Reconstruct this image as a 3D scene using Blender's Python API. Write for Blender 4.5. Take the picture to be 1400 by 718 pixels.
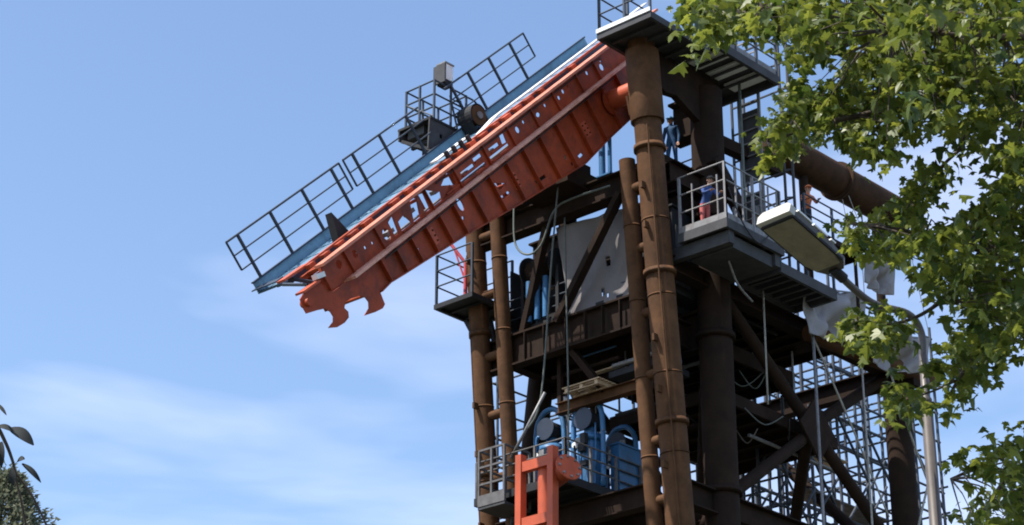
import bpy, bmesh, math, random
from mathutils import Vector, Matrix, Quaternion
from mathutils.geometry import tessellate_polygon

rnd = random.Random(7)
for o in list(bpy.data.objects):
    bpy.data.objects.remove(o)
scene = bpy.context.scene
C = scene.collection

# ------------------------------------------------------------------ camera
PITCH = math.radians(24.0)
FPX = 3000.0                      # focal length in pixels of the 1400 px wide photograph
cam_d = bpy.data.cameras.new('camera')
cam = bpy.data.objects.new('camera', cam_d)
C.objects.link(cam)
cam.location = (0, 0, 1.6)
cam.rotation_euler = (math.pi / 2 + PITCH, 0, 0)
cam_d.sensor_width = 36.0
cam_d.lens = 36.0 * FPX / 1400.0
scene.cycles.filter_width = 1.9          # the photograph is a soft video frame
cam_d.clip_start = 0.1
cam_d.clip_end = 3000
scene.camera = cam

# ------------------------------------------------------------------ sky and sun
SUN_AZ, SUN_EL = math.radians(-113), math.radians(58)
world = bpy.data.worlds.new('World')
scene.world = world
world.use_nodes = True
nt = world.node_tree
nt.nodes.clear()
def wn(t, **kw):
    n = nt.nodes.new(t)
    for k, v in kw.items():
        setattr(n, k, v)
    return n
out = wn('ShaderNodeOutputWorld')
bg = wn('ShaderNodeBackground')
bg.inputs['Strength'].default_value = 0.15
sky = wn('ShaderNodeTexSky', sky_type='NISHITA')
sky.sun_disc = False
sky.sun_elevation = SUN_EL
sky.sun_rotation = SUN_AZ
sky.air_density = 1.0
sky.dust_density = 0.9
sky.ozone_density = 2.6
# thin cirrus all over the sky
tc = wn('ShaderNodeTexCoord')
mp = wn('ShaderNodeMapping')
mp.inputs['Scale'].default_value = (1.6, 1.6, 7.0)
mp.inputs['Rotation'].default_value = (0.0, 0.06, 0.0)
mp.inputs['Location'].default_value = (0.47, 0.2, 0.22)
nz = wn('ShaderNodeTexNoise')
nz.inputs['Scale'].default_value = 1.5
nz.inputs['Detail'].default_value = 5.0
nz.inputs['Roughness'].default_value = 0.5
nz.inputs['Distortion'].default_value = 0.3
cr = wn('ShaderNodeValToRGB')
cr.color_ramp.elements[0].position = 0.47
cr.color_ramp.elements[0].color = (0, 0, 0, 1)
cr.color_ramp.elements[1].position = 0.85
cr.color_ramp.elements[1].color = (0.58, 0.58, 0.58, 1)
mx = wn('ShaderNodeMixRGB', blend_type='MIX')
mx.inputs['Color2'].default_value = (7.6, 7.5, 8.8, 1)
lk = nt.links.new
lk(tc.outputs['Generated'], mp.inputs['Vector'])
lk(mp.outputs['Vector'], nz.inputs['Vector'])
lk(nz.outputs['Fac'], cr.inputs['Fac'])
lk(cr.outputs['Color'], mx.inputs['Fac'])
lk(sky.outputs['Color'], mx.inputs['Color1'])
lk(mx.outputs['Color'], bg.inputs['Color'])
lk(bg.outputs['Background'], out.inputs['Surface'])

sun_d = bpy.data.lights.new('sun', 'SUN')
sun_d.energy = 4.8
sun_d.angle = math.radians(0.5)
sun_d.color = (1.0, 0.95, 0.87)
sun = bpy.data.objects.new('sun', sun_d)
C.objects.link(sun)
to_sun = Vector((math.sin(SUN_AZ) * math.cos(SUN_EL), math.cos(SUN_AZ) * math.cos(SUN_EL), math.sin(SUN_EL)))
sun.rotation_euler = to_sun.to_track_quat('Z', 'Y').to_euler()
sun.location = (0, 0, 60)

vs = scene.view_settings
vs.view_transform = 'Standard'
vs.look = 'None'
vs.exposure = 0.68
vs.gamma = 1.0
vs.use_curve_mapping = False

# ------------------------------------------------------------------ frames of the place
# The tower stands on its own plan axes: R runs back and to the right, L back and to the left.
AZ = math.radians(42)
RV = Vector((math.sin(AZ), math.cos(AZ), 0))
LV = Vector((-math.cos(AZ), math.sin(AZ), 0))
ZV = Vector((0, 0, 1))
ORG = Vector((4.576, 61.556, 0))
def W(r, l, z):
    return ORG + RV * r + LV * l + ZV * z
# the boom hangs forward from the tower head, sloping down: s down its length, n square off its top
TILT = math.radians(44)
BD = (-RV) * math.cos(TILT) - ZV * math.sin(TILT)
BN = (-RV) * math.sin(TILT) + ZV * math.cos(TILT)
ZB = 36.357
def B(s, n, l):
    return W(0, l, ZB) + BD * s + BN * n
def at(px, py, d):                # a point of the place from its bearing and distance
    x, u = (px - 700) / FPX, (359 - py) / FPX
    cp, sp = math.cos(PITCH), math.sin(PITCH)
    return Vector((x * d, (cp - u * sp) * d, 1.6 + (sp + u * cp) * d))
BAT = math.tan(math.radians(4.5))
def leg_r(z):                     # the front legs are battered forward
    return -BAT * (z - 20)

# ------------------------------------------------------------------ materials
M = {}
def mat(name, col, rough=0.6, metal=0.0, var=0.25, scale=3.0, dirt=None, dirt_amt=0.5, bump=0.0, trans=0.0, fine=22.0, spec=0.4):
    m = bpy.data.materials.new(name)
    m.use_nodes = True
    t = m.node_tree
    b = t.nodes['Principled BSDF']
    g = t.nodes.new('ShaderNodeNewGeometry')
    n1 = t.nodes.new('ShaderNodeTexNoise')
    n1.inputs['Scale'].default_value = scale
    n1.inputs['Detail'].default_value = 6
    n1.inputs['Roughness'].default_value = 0.65
    t.links.new(g.outputs['Position'], n1.inputs['Vector'])
    r1 = t.nodes.new('ShaderNodeValToRGB')
    d = [max(0, c * (1 - var)) for c in col]
    l = [min(1, c * (1 + var)) for c in col]
    r1.color_ramp.elements[0].position = 0.3
    r1.color_ramp.elements[0].color = (*d, 1)
    r1.color_ramp.elements[1].position = 0.7
    r1.color_ramp.elements[1].color = (*l, 1)
    t.links.new(n1.outputs['Fac'], r1.inputs['Fac'])
    last = r1.outputs['Color']
    if dirt:
        n2 = t.nodes.new('ShaderNodeTexNoise')
        n2.inputs['Scale'].default_value = scale * 0.45
        n2.inputs['Detail'].default_value = 8
        n2.inputs['Roughness'].default_value = 0.75
        mpn = t.nodes.new('ShaderNodeMapping')
        mpn.inputs['Scale'].default_value = (1.15, 1.15, 0.85)
        t.links.new(g.outputs['Position'], mpn.inputs['Vector'])
        t.links.new(mpn.outputs['Vector'], n2.inputs['Vector'])
        r2 = t.nodes.new('ShaderNodeValToRGB')
        r2.color_ramp.elements[0].position = 0.48
        r2.color_ramp.elements[0].color = (0, 0, 0, 1)
        r2.color_ramp.elements[1].position = 0.66
        r2.color_ramp.elements[1].color = (dirt_amt, dirt_amt, dirt_amt, 1)
        t.links.new(n2.outputs['Fac'], r2.inputs['Fac'])
        mxn = t.nodes.new('ShaderNodeMixRGB')
        mxn.inputs['Color2'].default_value = (*dirt, 1)
        t.links.new(r2.outputs['Color'], mxn.inputs['Fac'])
        t.links.new(last, mxn.inputs['Color1'])
        last = mxn.outputs['Color']
    t.links.new(last, b.inputs['Base Color'])
    b.inputs['Roughness'].default_value = rough
    b.inputs['Metallic'].default_value = metal
    b.inputs['Specular IOR Level'].default_value = spec
    if bump:
        n3 = t.nodes.new('ShaderNodeTexNoise')
        n3.inputs['Scale'].default_value = fine
        n3.inputs['Detail'].default_value = 4
        t.links.new(g.outputs['Position'], n3.inputs['Vector'])
        bp = t.nodes.new('ShaderNodeBump')
        bp.inputs['Strength'].default_value = bump
        bp.inputs['Distance'].default_value = 0.02
        t.links.new(n3.outputs['Fac'], bp.inputs['Height'])
        t.links.new(bp.outputs['Normal'], b.inputs['Normal'])
    if trans:
        tr = t.nodes.new('ShaderNodeBsdfTranslucent')
        t.links.new(last, tr.inputs['Color'])
        ms = t.nodes.new('ShaderNodeMixShader')
        ms.inputs['Fac'].default_value = trans
        t.links.new(b.outputs['BSDF'], ms.inputs[1])
        t.links.new(tr.outputs['BSDF'], ms.inputs[2])
        t.links.new(ms.outputs['Shader'], t.nodes['Material Output'].inputs['Surface'])
    M[name] = m
    return m
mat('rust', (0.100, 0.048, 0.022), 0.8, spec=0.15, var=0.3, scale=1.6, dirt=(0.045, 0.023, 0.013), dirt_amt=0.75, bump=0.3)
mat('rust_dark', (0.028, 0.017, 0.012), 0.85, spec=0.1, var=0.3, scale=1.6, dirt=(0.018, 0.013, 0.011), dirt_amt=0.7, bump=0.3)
mat('orange', (0.32, 0.050, 0.014), 0.55, spec=0.25, var=0.25, scale=1.7, dirt=(0.10, 0.028, 0.016), dirt_amt=0.85, bump=0.12)
mat('lit_orange', (0.56, 0.20, 0.13), 0.6, spec=0.2, var=0.2, scale=2.5, dirt=(0.36, 0.09, 0.045), dirt_amt=0.8, bump=0.1)  # sunlight on the boom's top chord, put into a paler orange
mat('lit_edge', (0.66, 0.34, 0.25), 0.6, spec=0.2, var=0.2, scale=3.5, dirt=(0.40, 0.12, 0.06), dirt_amt=0.7)  # bright lit line along the middle flange, painted in as pale colour
mat('orange_bright', (0.46, 0.085, 0.034), 0.5, spec=0.3, var=0.14, scale=1.8, dirt=(0.25, 0.06, 0.03), dirt_amt=0.5, bump=0.08)
mat('blue', (0.040, 0.15, 0.32), 0.45, var=0.2, scale=2.0, dirt=(0.05, 0.08, 0.11), dirt_amt=0.6, bump=0.1)
mat('blue_deck', (0.20, 0.35, 0.46), 0.55, var=0.15, scale=2.2, dirt=(0.09, 0.14, 0.19), dirt_amt=0.6, bump=0.15)
mat('deck_blue', (0.10, 0.205, 0.30), 0.6, var=0.2, scale=2.2, dirt=(0.06, 0.10, 0.14), dirt_amt=0.7, bump=0.15)
mat('navy', (0.022, 0.035, 0.06), 0.5, var=0.2, scale=3)
mat('scaffold_tube', (0.075, 0.085, 0.105), 0.7, spec=0.2, var=0.3, scale=4)
mat('rail', (0.032, 0.042, 0.058), 0.5, var=0.25, scale=4)
mat('galv', (0.22, 0.215, 0.215), 0.5, metal=0.2, var=0.18, scale=5, dirt=(0.12, 0.09, 0.07), dirt_amt=0.6)
mat('grey_steel', (0.058, 0.058, 0.061), 0.65, spec=0.2, var=0.25, scale=2.4, dirt=(0.045, 0.04, 0.038), dirt_amt=0.6, bump=0.15)
mat('mid_grey', (0.12, 0.115, 0.115), 0.6, spec=0.2, var=0.25, scale=4, dirt=(0.07, 0.05, 0.04), dirt_amt=0.6)
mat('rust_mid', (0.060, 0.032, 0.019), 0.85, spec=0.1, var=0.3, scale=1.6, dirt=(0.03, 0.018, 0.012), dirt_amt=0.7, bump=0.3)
mat('dark_steel', (0.024, 0.024, 0.026), 0.65, spec=0.2, var=0.3, scale=3)
mat('white_paint', (0.78, 0.78, 0.77), 0.4, var=0.06, scale=3, dirt=(0.5, 0.47, 0.43), dirt_amt=0.4)
mat('tarp', (0.225, 0.20, 0.195), 0.55, var=0.08, scale=1.2, dirt=(0.11, 0.095, 0.09), dirt_amt=0.5, bump=0.1, fine=4.0, trans=0.22)
mat('timber', (0.50, 0.36, 0.22), 0.75, var=0.2, scale=6, dirt=(0.3, 0.2, 0.12), dirt_amt=0.5)
mat('rope', (0.34, 0.32, 0.28), 0.85, var=0.2, scale=8)
mat('rubber', (0.03, 0.03, 0.032), 0.7, var=0.2, scale=6)
mat('hose_grey', (0.11, 0.125, 0.11), 0.6, var=0.2, scale=6)
mat('red_paint', (0.45, 0.05, 0.06), 0.45, var=0.15, scale=4)
mat('lamp_metal', (0.085, 0.072, 0.062), 0.45, metal=0.1, var=0.12, scale=6, dirt=(0.10, 0.08, 0.065), dirt_amt=0.5)
mat('lamp_cap', (0.50, 0.48, 0.43), 0.45, var=0.08, scale=4, dirt=(0.45, 0.4, 0.33), dirt_amt=0.4)
mat('lamp_lens', (0.20, 0.175, 0.11), 0.4, var=0.2, scale=6, dirt=(0.12, 0.10, 0.06), dirt_amt=0.5)
mat('bark', (0.075, 0.055, 0.04), 0.9, var=0.4, scale=9, bump=0.6)
mat('ground', (0.05, 0.05, 0.038), 0.9, var=0.35, scale=0.25, dirt=(0.06, 0.085, 0.03), dirt_amt=0.8)
mat('skin', (0.50, 0.28, 0.19), 0.6, var=0.06, scale=8)
mat('cloth_blue', (0.04, 0.08, 0.24), 0.85, var=0.2, scale=9)
mat('cloth_overall', (0.018, 0.065, 0.15), 0.85, var=0.2, scale=9)
mat('cloth_red', (0.48, 0.11, 0.10), 0.8, var=0.15, scale=9)
mat('cloth_orange', (0.55, 0.16, 0.06), 0.8, var=0.15, scale=9)
mat('cloth_dark', (0.03, 0.035, 0.05), 0.85, var=0.2, scale=9)
mat('boot', (0.025, 0.02, 0.018), 0.6, var=0.2, scale=9)
mat('hair', (0.03, 0.02, 0.015), 0.7, var=0.2, scale=20)

def leaf_mat(name, dark, light, trans=0.45, rough=0.42):
    m = bpy.data.materials.new(name)
    m.use_nodes = True
    t = m.node_tree
    b = t.nodes['Principled BSDF']
    g = t.nodes.new('ShaderNodeNewGeometry')
    oi = t.nodes.new('ShaderNodeObjectInfo')
    ad = t.nodes.new('ShaderNodeMath'); ad.operation = 'ADD'
    fr = t.nodes.new('ShaderNodeMath'); fr.operation = 'FRACT'
    t.links.new(g.outputs['Random Per Island'], ad.inputs[0])
    t.links.new(oi.outputs['Random'], ad.inputs[1])
    t.links.new(ad.outputs[0], fr.inputs[0])
    r = t.nodes.new('ShaderNodeValToRGB')
    r.color_ramp.elements[0].color = (*dark, 1)
    r.color_ramp.elements[1].color = (*light, 1)
    t.links.new(fr.outputs[0], r.inputs['Fac'])
    t.links.new(r.outputs['Color'], b.inputs['Base Color'])
    b.inputs['Roughness'].default_value = rough
    b.inputs['Specular IOR Level'].default_value = 0.45
    tr = t.nodes.new('ShaderNodeBsdfTranslucent')
    hs = t.nodes.new('ShaderNodeHueSaturation')
    hs.inputs['Value'].default_value = 1.25
    hs.inputs['Hue'].default_value = 0.485
    t.links.new(r.outputs['Color'], hs.inputs['Color'])
    t.links.new(hs.outputs['Color'], tr.inputs['Color'])
    ms = t.nodes.new('ShaderNodeMixShader')
    ms.inputs['Fac'].default_value = trans
    t.links.new(b.outputs['BSDF'], ms.inputs[1])
    t.links.new(tr.outputs['BSDF'], ms.inputs[2])
    t.links.new(ms.outputs['Shader'], t.nodes['Material Output'].inputs['Surface'])
    M[name] = m
leaf_mat('maple_leaf', (0.040, 0.072, 0.012), (0.190, 0.222, 0.031), trans=0.52)
leaf_mat('needle', (0.08, 0.10, 0.06), (0.17, 0.18, 0.12), trans=0.4, rough=0.6)
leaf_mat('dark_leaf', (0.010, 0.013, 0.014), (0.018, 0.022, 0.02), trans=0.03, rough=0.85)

# ------------------------------------------------------------------ builders
def thing(name, label, cat, loc, group=None):
    o = bpy.data.objects.new(name, None)
    C.objects.link(o)
    o.location = loc
    o.empty_display_size = 0.3
    o['label'] = label
    o['category'] = cat
    if group:
        o['group'] = group
    return o
def wloc(o):
    p = o.location.copy()
    while o.parent:
        o = o.parent
        p = p + o.location
    return p
_wm = {}
def wmat(o):
    k = o.name
    if k not in _wm:
        _wm[k] = Matrix.Translation(o.location) if o.type == 'EMPTY' and not o.parent else o.matrix_world.copy()
    return _wm[k]
def link(name, me, mw, parent=None):
    o = bpy.data.objects.new(name, me)
    C.objects.link(o)
    if parent is not None:
        o.parent = parent
        o.matrix_local = wmat(parent).inverted() @ mw
    else:
        o.matrix_local = mw
    _wm[o.name] = mw.copy()
    return o
_unit = {}
def unit_cyl(m, sides):
    k = ('c', m, sides)
    if k not in _unit:
        bm = bmesh.new()
        bmesh.ops.create_cone(bm, cap_ends=True, segments=sides, radius1=1, radius2=1, depth=1)
        me = bpy.data.meshes.new('tube')
        bm.to_mesh(me); bm.free()
        for p in me.polygons:
            p.use_smooth = len(p.vertices) == 4
        me.materials.append(M[m])
        _unit[k] = me
    return _unit[k]
def unit_box(m):
    k = ('b', m)
    if k not in _unit:
        bm = bmesh.new()
        bmesh.ops.create_cube(bm, size=1)
        me = bpy.data.meshes.new('block')
        bm.to_mesh(me); bm.free()
        me.materials.append(M[m])
        _unit[k] = me
    return _unit[k]
def unit_ibeam(m):
    k = ('i', m)
    if k not in _unit:
        t, w = 0.06, 0.04
        P = [(-.5, -.5), (.5, -.5), (.5, -.5 + t), (w, -.5 + t), (w, .5 - t), (.5, .5 - t), (.5, .5), (-.5, .5), (-.5, .5 - t), (-w, .5 - t), (-w, -.5 + t), (-.5, -.5 + t)]
        vs_ = [(-.5, y, z) for y, z in P] + [(.5, y, z) for y, z in P]
        n = len(P)
        fs = [(i, (i + 1) % n, n + (i + 1) % n, n + i) for i in range(n)]
        for tri in tessellate_polygon([[Vector((y, z, 0)) for y, z in P]]):
            fs.append(tuple(tri)); fs.append(tuple(n + i for i in tri))
        me = bpy.data.meshes.new('i_beam')
        me.from_pydata(vs_, [], fs)
        bm = bmesh.new(); bm.from_mesh(me); bmesh.ops.recalc_face_normals(bm, faces=bm.faces); bm.to_mesh(me); bm.free()
        me.materials.append(M[m])
        _unit[k] = me
    return _unit[k]
def frame(x, up):
    x = x.normalized()
    y = up.cross(x)
    if y.length < 1e-4:
        y = Vector((1, 0, 0)).cross(x)
    y.normalize()
    z = x.cross(y)
    return Matrix((x, y, z)).transposed()
def cyl(name, p0, p1, rad, m, parent, sides=10):
    d = p1 - p0
    q = d.to_track_quat('Z', 'Y').to_matrix().to_4x4()
    mw = Matrix.Translation((p0 + p1) / 2) @ q @ Matrix.Diagonal((rad, rad, d.length, 1))
    return link(name, unit_cyl(m, sides), mw, parent)
def bar(name, p0, p1, w, h, m, parent, up=ZV, kind='b'):
    d = p1 - p0
    mw = Matrix.Translation((p0 + p1) / 2) @ frame(d, up).to_4x4() @ Matrix.Diagonal((d.length, w, h, 1))
    return link(name, unit_box(m) if kind == 'b' else unit_ibeam(m), mw, parent)
def slab(name, r0, r1, l0, l1, z0, z1, m, parent):
    c = W((r0 + r1) / 2, (l0 + l1) / 2, (z0 + z1) / 2)
    mw = Matrix.Translation(c) @ Matrix((RV, LV, ZV)).transposed().to_4x4() @ Matrix.Diagonal((abs(r1 - r0), abs(l1 - l0), abs(z1 - z0), 1))
    return link(name, unit_box(m), mw, parent)
def mesh_obj(name, verts, faces, m, parent=None, smooth=False, mats=None, base=None):
    base = Vector(base) if base is not None else (wmat(parent).translation if parent else Vector())
    me = bpy.data.meshes.new(name)
    me.from_pydata([tuple(Vector(v) - base) for v in verts], [], faces)
    me.materials.append(M[m])
    if smooth:
        for p in me.polygons:
            p.use_smooth = True
    return link(name, me, Matrix.Translation(base), parent)
def plate(name, outline, holes, to3, off, m, parent):
    """outline/holes: 2-D points; to3(u, v, w): their place; the plate fills w in off[0]..off[1]"""
    loops = [outline] + list(holes)
    flat = [p for lp in loops for p in lp]
    tris = tessellate_polygon([[Vector((u, v, 0)) for u, v in lp] for lp in loops])
    n = len(flat)
    verts = [to3(u, v, off[0]) for u, v in flat] + [to3(u, v, off[1]) for u, v in flat]
    faces = [tuple(t) for t in tris] + [tuple(n + i for i in reversed(t)) for t in tris]
    k = 0
    for lp in loops:
        c = len(lp)
        for i in range(c):
            a, b = k + i, k + (i + 1) % c
            faces.append((a, b, n + b, n + a))
        k += c
    base = wmat(parent).translation if parent else Vector()
    me = bpy.data.meshes.new(name)
    me.from_pydata([tuple(v - base) for v in verts], [], faces)
    bm = bmesh.new(); bm.from_mesh(me); bmesh.ops.recalc_face_normals(bm, faces=bm.faces); bm.to_mesh(me); bm.free()
    me.materials.append(M[m])
    return link(name, me, Matrix.Translation(base), parent)
def circ(u, v, a, b=None, n=14):
    b = b or a
    return [(u + a * math.cos(2 * math.pi * i / n), v + b * math.sin(2 * math.pi * i / n)) for i in range(n)]
def smooth_path(pts, n=8):
    res = []
    P = [pts[0]] + list(pts) + [pts[-1]]
    for i in range(1, len(P) - 2):
        for j in range(n):
            t = j / n
            a, b, c, d = P[i - 1], P[i], P[i + 1], P[i + 2]
            res.append(0.5 * ((2 * b) + (c - a) * t + (2 * a - 5 * b + 4 * c - d) * t * t + (3 * b - a - 3 * c + d) * t ** 3))
    res.append(pts[-1])
    return res
def sweep_data(pts, rads, sides=8):
    verts, faces = [], []
    up = Vector((0.3, 0.2, 1)).normalized()
    for i, p in enumerate(pts):
        t = (pts[min(i + 1, len(pts) - 1)] - pts[max(i - 1, 0)]).normalized()
        x = t.cross(up)
        if x.length < 1e-3:
            x = t.cross(Vector((1, 0, 0)))
        x.normalize()
        y = x.cross(t)
        r = rads[i] if hasattr(rads, '__len__') else rads
        for k in range(sides):
            a = 2 * math.pi * k / sides
            verts.append(p + x * (r * math.cos(a)) + y * (r * math.sin(a)))
    for i in range(len(pts) - 1):
        for k in range(sides):
            a, b = i * sides + k, i * sides + (k + 1) % sides
            faces.append((a, b, b + sides, a + sides))
    faces.append(tuple(reversed(range(sides))))
    e = (len(pts) - 1) * sides
    faces.append(tuple(range(e, e + sides)))
    return verts, faces
def sweep(name, pts, rads, m, parent=None, sides=8, base=None):
    v, f = sweep_data(pts, rads, sides)
    return mesh_obj(name, v, f, m, parent, smooth=True, base=base)
def tag(o, label, cat, group=None):
    o['label'] = label
    o['category'] = cat
    if group:
        o['group'] = group
    return o

# ------------------------------------------------------------------ ground
n = 48
gv = [Vector((0, 0, 0))] + [Vector((2500 * math.cos(2 * math.pi * i / n), 2500 * math.sin(2 * math.pi * i / n), 0)) for i in range(n)]
g = mesh_obj('ground', gv, [(0, 1 + i, 1 + (i + 1) % n) for i in range(n)], 'ground')
g['kind'] = 'structure'
g['label'] = 'dark rough ground under the tower'

# ------------------------------------------------------------------ tower
tw = thing('steel_tower', 'tall rust brown tubular steel tower carrying the orange boom, with paired front legs', 'tower', W(0, 3.25, 0))
LEGS = [('leg', -0.45, 0.43, 36.2), ('inner_leg', 0.47, 0.255, 32.3), ('inner_leg', 5.95, 0.255, 32.6), ('leg', 6.95, 0.32, 32.9)]
for nm, l, rad, top in LEGS:
    cyl(nm, W(leg_r(0), l, 0), W(leg_r(top), l, top), rad, 'rust', tw, 20)
    if nm == 'leg':
        for z in (23.6, 28.3, 32.4):
            cyl('flange_ring', W(leg_r(z - .09), l, z - .09), W(leg_r(z + .09), l, z + .09), rad * 1.17, 'rust', tw, 20)
for la, lb in ((-0.2, 0.35), (6.05, 6.75)):
    for z in [19.3, 21.4, 23.2, 25.25, 27.2, 29.3, 31.3]:
        zz = z + (0.25 if la > 0 else 0)
        cyl('tie_stub', W(leg_r(zz), la, zz), W(leg_r(zz), lb, zz), 0.15, 'rust', tw, 12)
for nm, l, rad, top in LEGS:
    for k in range(13):
        z = 3.1 + k * 2.45 + l * .1
        if z < top - .6:
            cyl('weld_seam', W(leg_r(z - .03), l, z - .03), W(leg_r(z + .03), l, z + .03), rad + .012, 'rust', tw, 20)
cyl('leg_conduit', W(leg_r(2) - .40, -0.72, 2), W(leg_r(33) - .40, -0.72, 33), 0.03, 'rust', tw, 8)
cyl('leg_conduit', W(leg_r(2) - .27, 7.12, 2), W(leg_r(31) - .27, 7.12, 31), 0.03, 'rust', tw, 8)
for z in (24.4, 26.0, 29.6, 30.9, 22.1):
    slab('cleat', leg_r(z) - .62, leg_r(z) - .36, -0.5, -0.42, z, z + .22, 'rust', tw)
    slab('cleat', leg_r(z) - .5, leg_r(z) - .25, 6.9, 6.98, z - .3, z - .1, 'rust', tw)
# head sleeve of the near leg and its gussets
cyl('head_sleeve', W(leg_r(33.2), -0.45, 33.3), W(leg_r(35.7), -0.45, 35.7), 0.53, 'rust', tw, 22)
def rl(l):
    return lambda u, v, w: W(u, l + w, v)
def lz(r):
    return lambda u, v, w: W(r + w, u, v)
plate('gusset', [(-0.9, 34.5), (-0.7, 33.0), (-0.85, 32.9), (-1.35, 33.6), (-1.5, 34.2)], [], rl(0.0), (-0.04, 0.04), 'rust', tw)
plate('gusset', [(-0.95, 36.2), (2.6, 36.2), (2.6, 33.4), (2.1, 33.35), (1.95, 33.75), (1.55, 33.95), (1.65, 34.25), (1.2, 34.4), (0.35, 34.75), (-0.2, 34.65), (-0.95, 34.9)], [], rl(-0.45), (-0.12, 0.12), 'rust_dark', tw)
# rear and side columns
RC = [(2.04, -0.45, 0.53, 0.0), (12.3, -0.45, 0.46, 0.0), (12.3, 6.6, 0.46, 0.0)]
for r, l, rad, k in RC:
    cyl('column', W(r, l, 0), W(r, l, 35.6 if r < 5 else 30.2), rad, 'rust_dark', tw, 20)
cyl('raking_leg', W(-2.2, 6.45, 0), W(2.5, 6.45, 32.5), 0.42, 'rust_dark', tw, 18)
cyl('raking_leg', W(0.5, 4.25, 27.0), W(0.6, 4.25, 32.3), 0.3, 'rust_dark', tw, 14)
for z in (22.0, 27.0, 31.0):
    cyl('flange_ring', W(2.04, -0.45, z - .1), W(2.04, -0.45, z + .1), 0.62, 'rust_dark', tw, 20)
# front girders along L
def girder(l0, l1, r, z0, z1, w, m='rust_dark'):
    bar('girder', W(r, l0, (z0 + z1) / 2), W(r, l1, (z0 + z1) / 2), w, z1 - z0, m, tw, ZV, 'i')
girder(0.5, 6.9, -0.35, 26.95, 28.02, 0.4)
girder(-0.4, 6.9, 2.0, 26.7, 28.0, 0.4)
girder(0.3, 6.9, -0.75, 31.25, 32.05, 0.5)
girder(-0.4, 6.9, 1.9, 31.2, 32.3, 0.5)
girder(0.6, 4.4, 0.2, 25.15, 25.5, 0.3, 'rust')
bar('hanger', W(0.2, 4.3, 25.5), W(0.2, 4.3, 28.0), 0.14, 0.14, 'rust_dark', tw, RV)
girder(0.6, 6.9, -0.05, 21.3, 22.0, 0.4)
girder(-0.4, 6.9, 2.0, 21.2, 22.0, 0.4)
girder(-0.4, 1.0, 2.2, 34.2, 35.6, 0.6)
# saddle blocks carrying the boom
slab('saddle_block', -1.8, 0.6, 2.2, 4.2, 31.9, 32.5, 'rust_dark', tw)
slab('saddle_block', -1.5, -0.3, 2.5, 3.4, 32.5, 33.0, 'rust_dark', tw)
slab('saddle_block', -1.2, 0.4, 4.6, 6.1, 32.06, 32.5, 'rust_dark', tw)
for zz, ll in ((25.9, 3.3), (25.9, 2.0)):
    pass
# side girders along R
def rgirder(r0, r1, l, z0, z1, w, m='rust_dark', kind='i'):
    bar('girder', W(r0, l, (z0 + z1) / 2), W(r1, l, (z0 + z1) / 2), w, z1 - z0, m, tw, ZV, kind)
rgirder(0.0, 2.0, -0.45, 31.6, 32.35, 0.4)
rgirder(-0.2, 12.3, -0.45, 28.5, 29.0, 0.45)
rgirder(-0.2, 12.3, 6.5, 28.3, 29.0, 0.45)
rgirder(0.0, 12.3, -0.45, 21.2, 21.95, 0.45)
rgirder(0.0, 12.3, 6.5, 21.2, 21.95, 0.45)
rgirder(-0.2, 2.2, 0.6, 26.8, 27.7, 0.4)
rgirder(-0.6, 2.2, 5.9, 27.0, 27.9, 0.4)
girder(-0.4, 6.5, 12.3, 28.3, 29.0, 0.45)
girder(-0.4, 6.5, 12.3, 21.2, 21.95, 0.45)
# bracing of the sides
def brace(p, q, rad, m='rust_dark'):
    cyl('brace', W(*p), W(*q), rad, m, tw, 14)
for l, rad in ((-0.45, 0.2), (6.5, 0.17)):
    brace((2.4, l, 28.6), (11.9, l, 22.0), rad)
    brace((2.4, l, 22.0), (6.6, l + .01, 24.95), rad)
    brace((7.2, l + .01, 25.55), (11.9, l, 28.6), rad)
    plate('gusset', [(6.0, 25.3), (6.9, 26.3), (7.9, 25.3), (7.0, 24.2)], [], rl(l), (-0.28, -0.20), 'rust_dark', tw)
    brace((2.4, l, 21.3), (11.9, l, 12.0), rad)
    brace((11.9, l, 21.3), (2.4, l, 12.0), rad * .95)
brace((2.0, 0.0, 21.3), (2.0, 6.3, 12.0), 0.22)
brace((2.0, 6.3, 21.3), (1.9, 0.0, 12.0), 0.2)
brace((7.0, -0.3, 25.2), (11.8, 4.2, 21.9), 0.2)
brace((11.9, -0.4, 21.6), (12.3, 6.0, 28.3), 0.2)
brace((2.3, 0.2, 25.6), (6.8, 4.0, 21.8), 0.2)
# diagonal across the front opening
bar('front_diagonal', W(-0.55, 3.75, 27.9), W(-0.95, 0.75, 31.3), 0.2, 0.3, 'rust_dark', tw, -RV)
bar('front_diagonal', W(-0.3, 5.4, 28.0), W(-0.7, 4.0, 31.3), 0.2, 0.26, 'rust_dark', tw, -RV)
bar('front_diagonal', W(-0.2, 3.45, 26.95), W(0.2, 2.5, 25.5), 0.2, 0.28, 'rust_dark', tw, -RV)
# raking strut up the near side
bar('side_strut', W(1.7, -0.9, 32.9), W(5.2, -0.9, 29.3), 0.34, 0.4, 'rust_dark', tw, ZV)
# big horizontal pipe on the back
cyl('drum_pipe', W(5.8, -0.45, 35.05), W(13.4, -0.45, 35.15), 0.6, 'rust_mid', tw, 26)
for r in (5.8, 9.5, 13.35):
    cyl('flange_ring', W(r - .08, -0.45, 35.1), W(r + .08, -0.45, 35.1), 0.7, 'rust_mid', tw, 26)
for r in (7.4, 11.8):
    cyl('pipe_leg', W(r, -0.45, 29.0 if r < 12.5 else 21.0), W(r, -0.45, 34.6), 0.16, 'rust_dark', tw, 12)
bar('pipe_saddle', W(2.6, -0.45, 34.0), W(6.0, -0.45, 34.2), 0.35, 0.4, 'rust_dark', tw)
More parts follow.
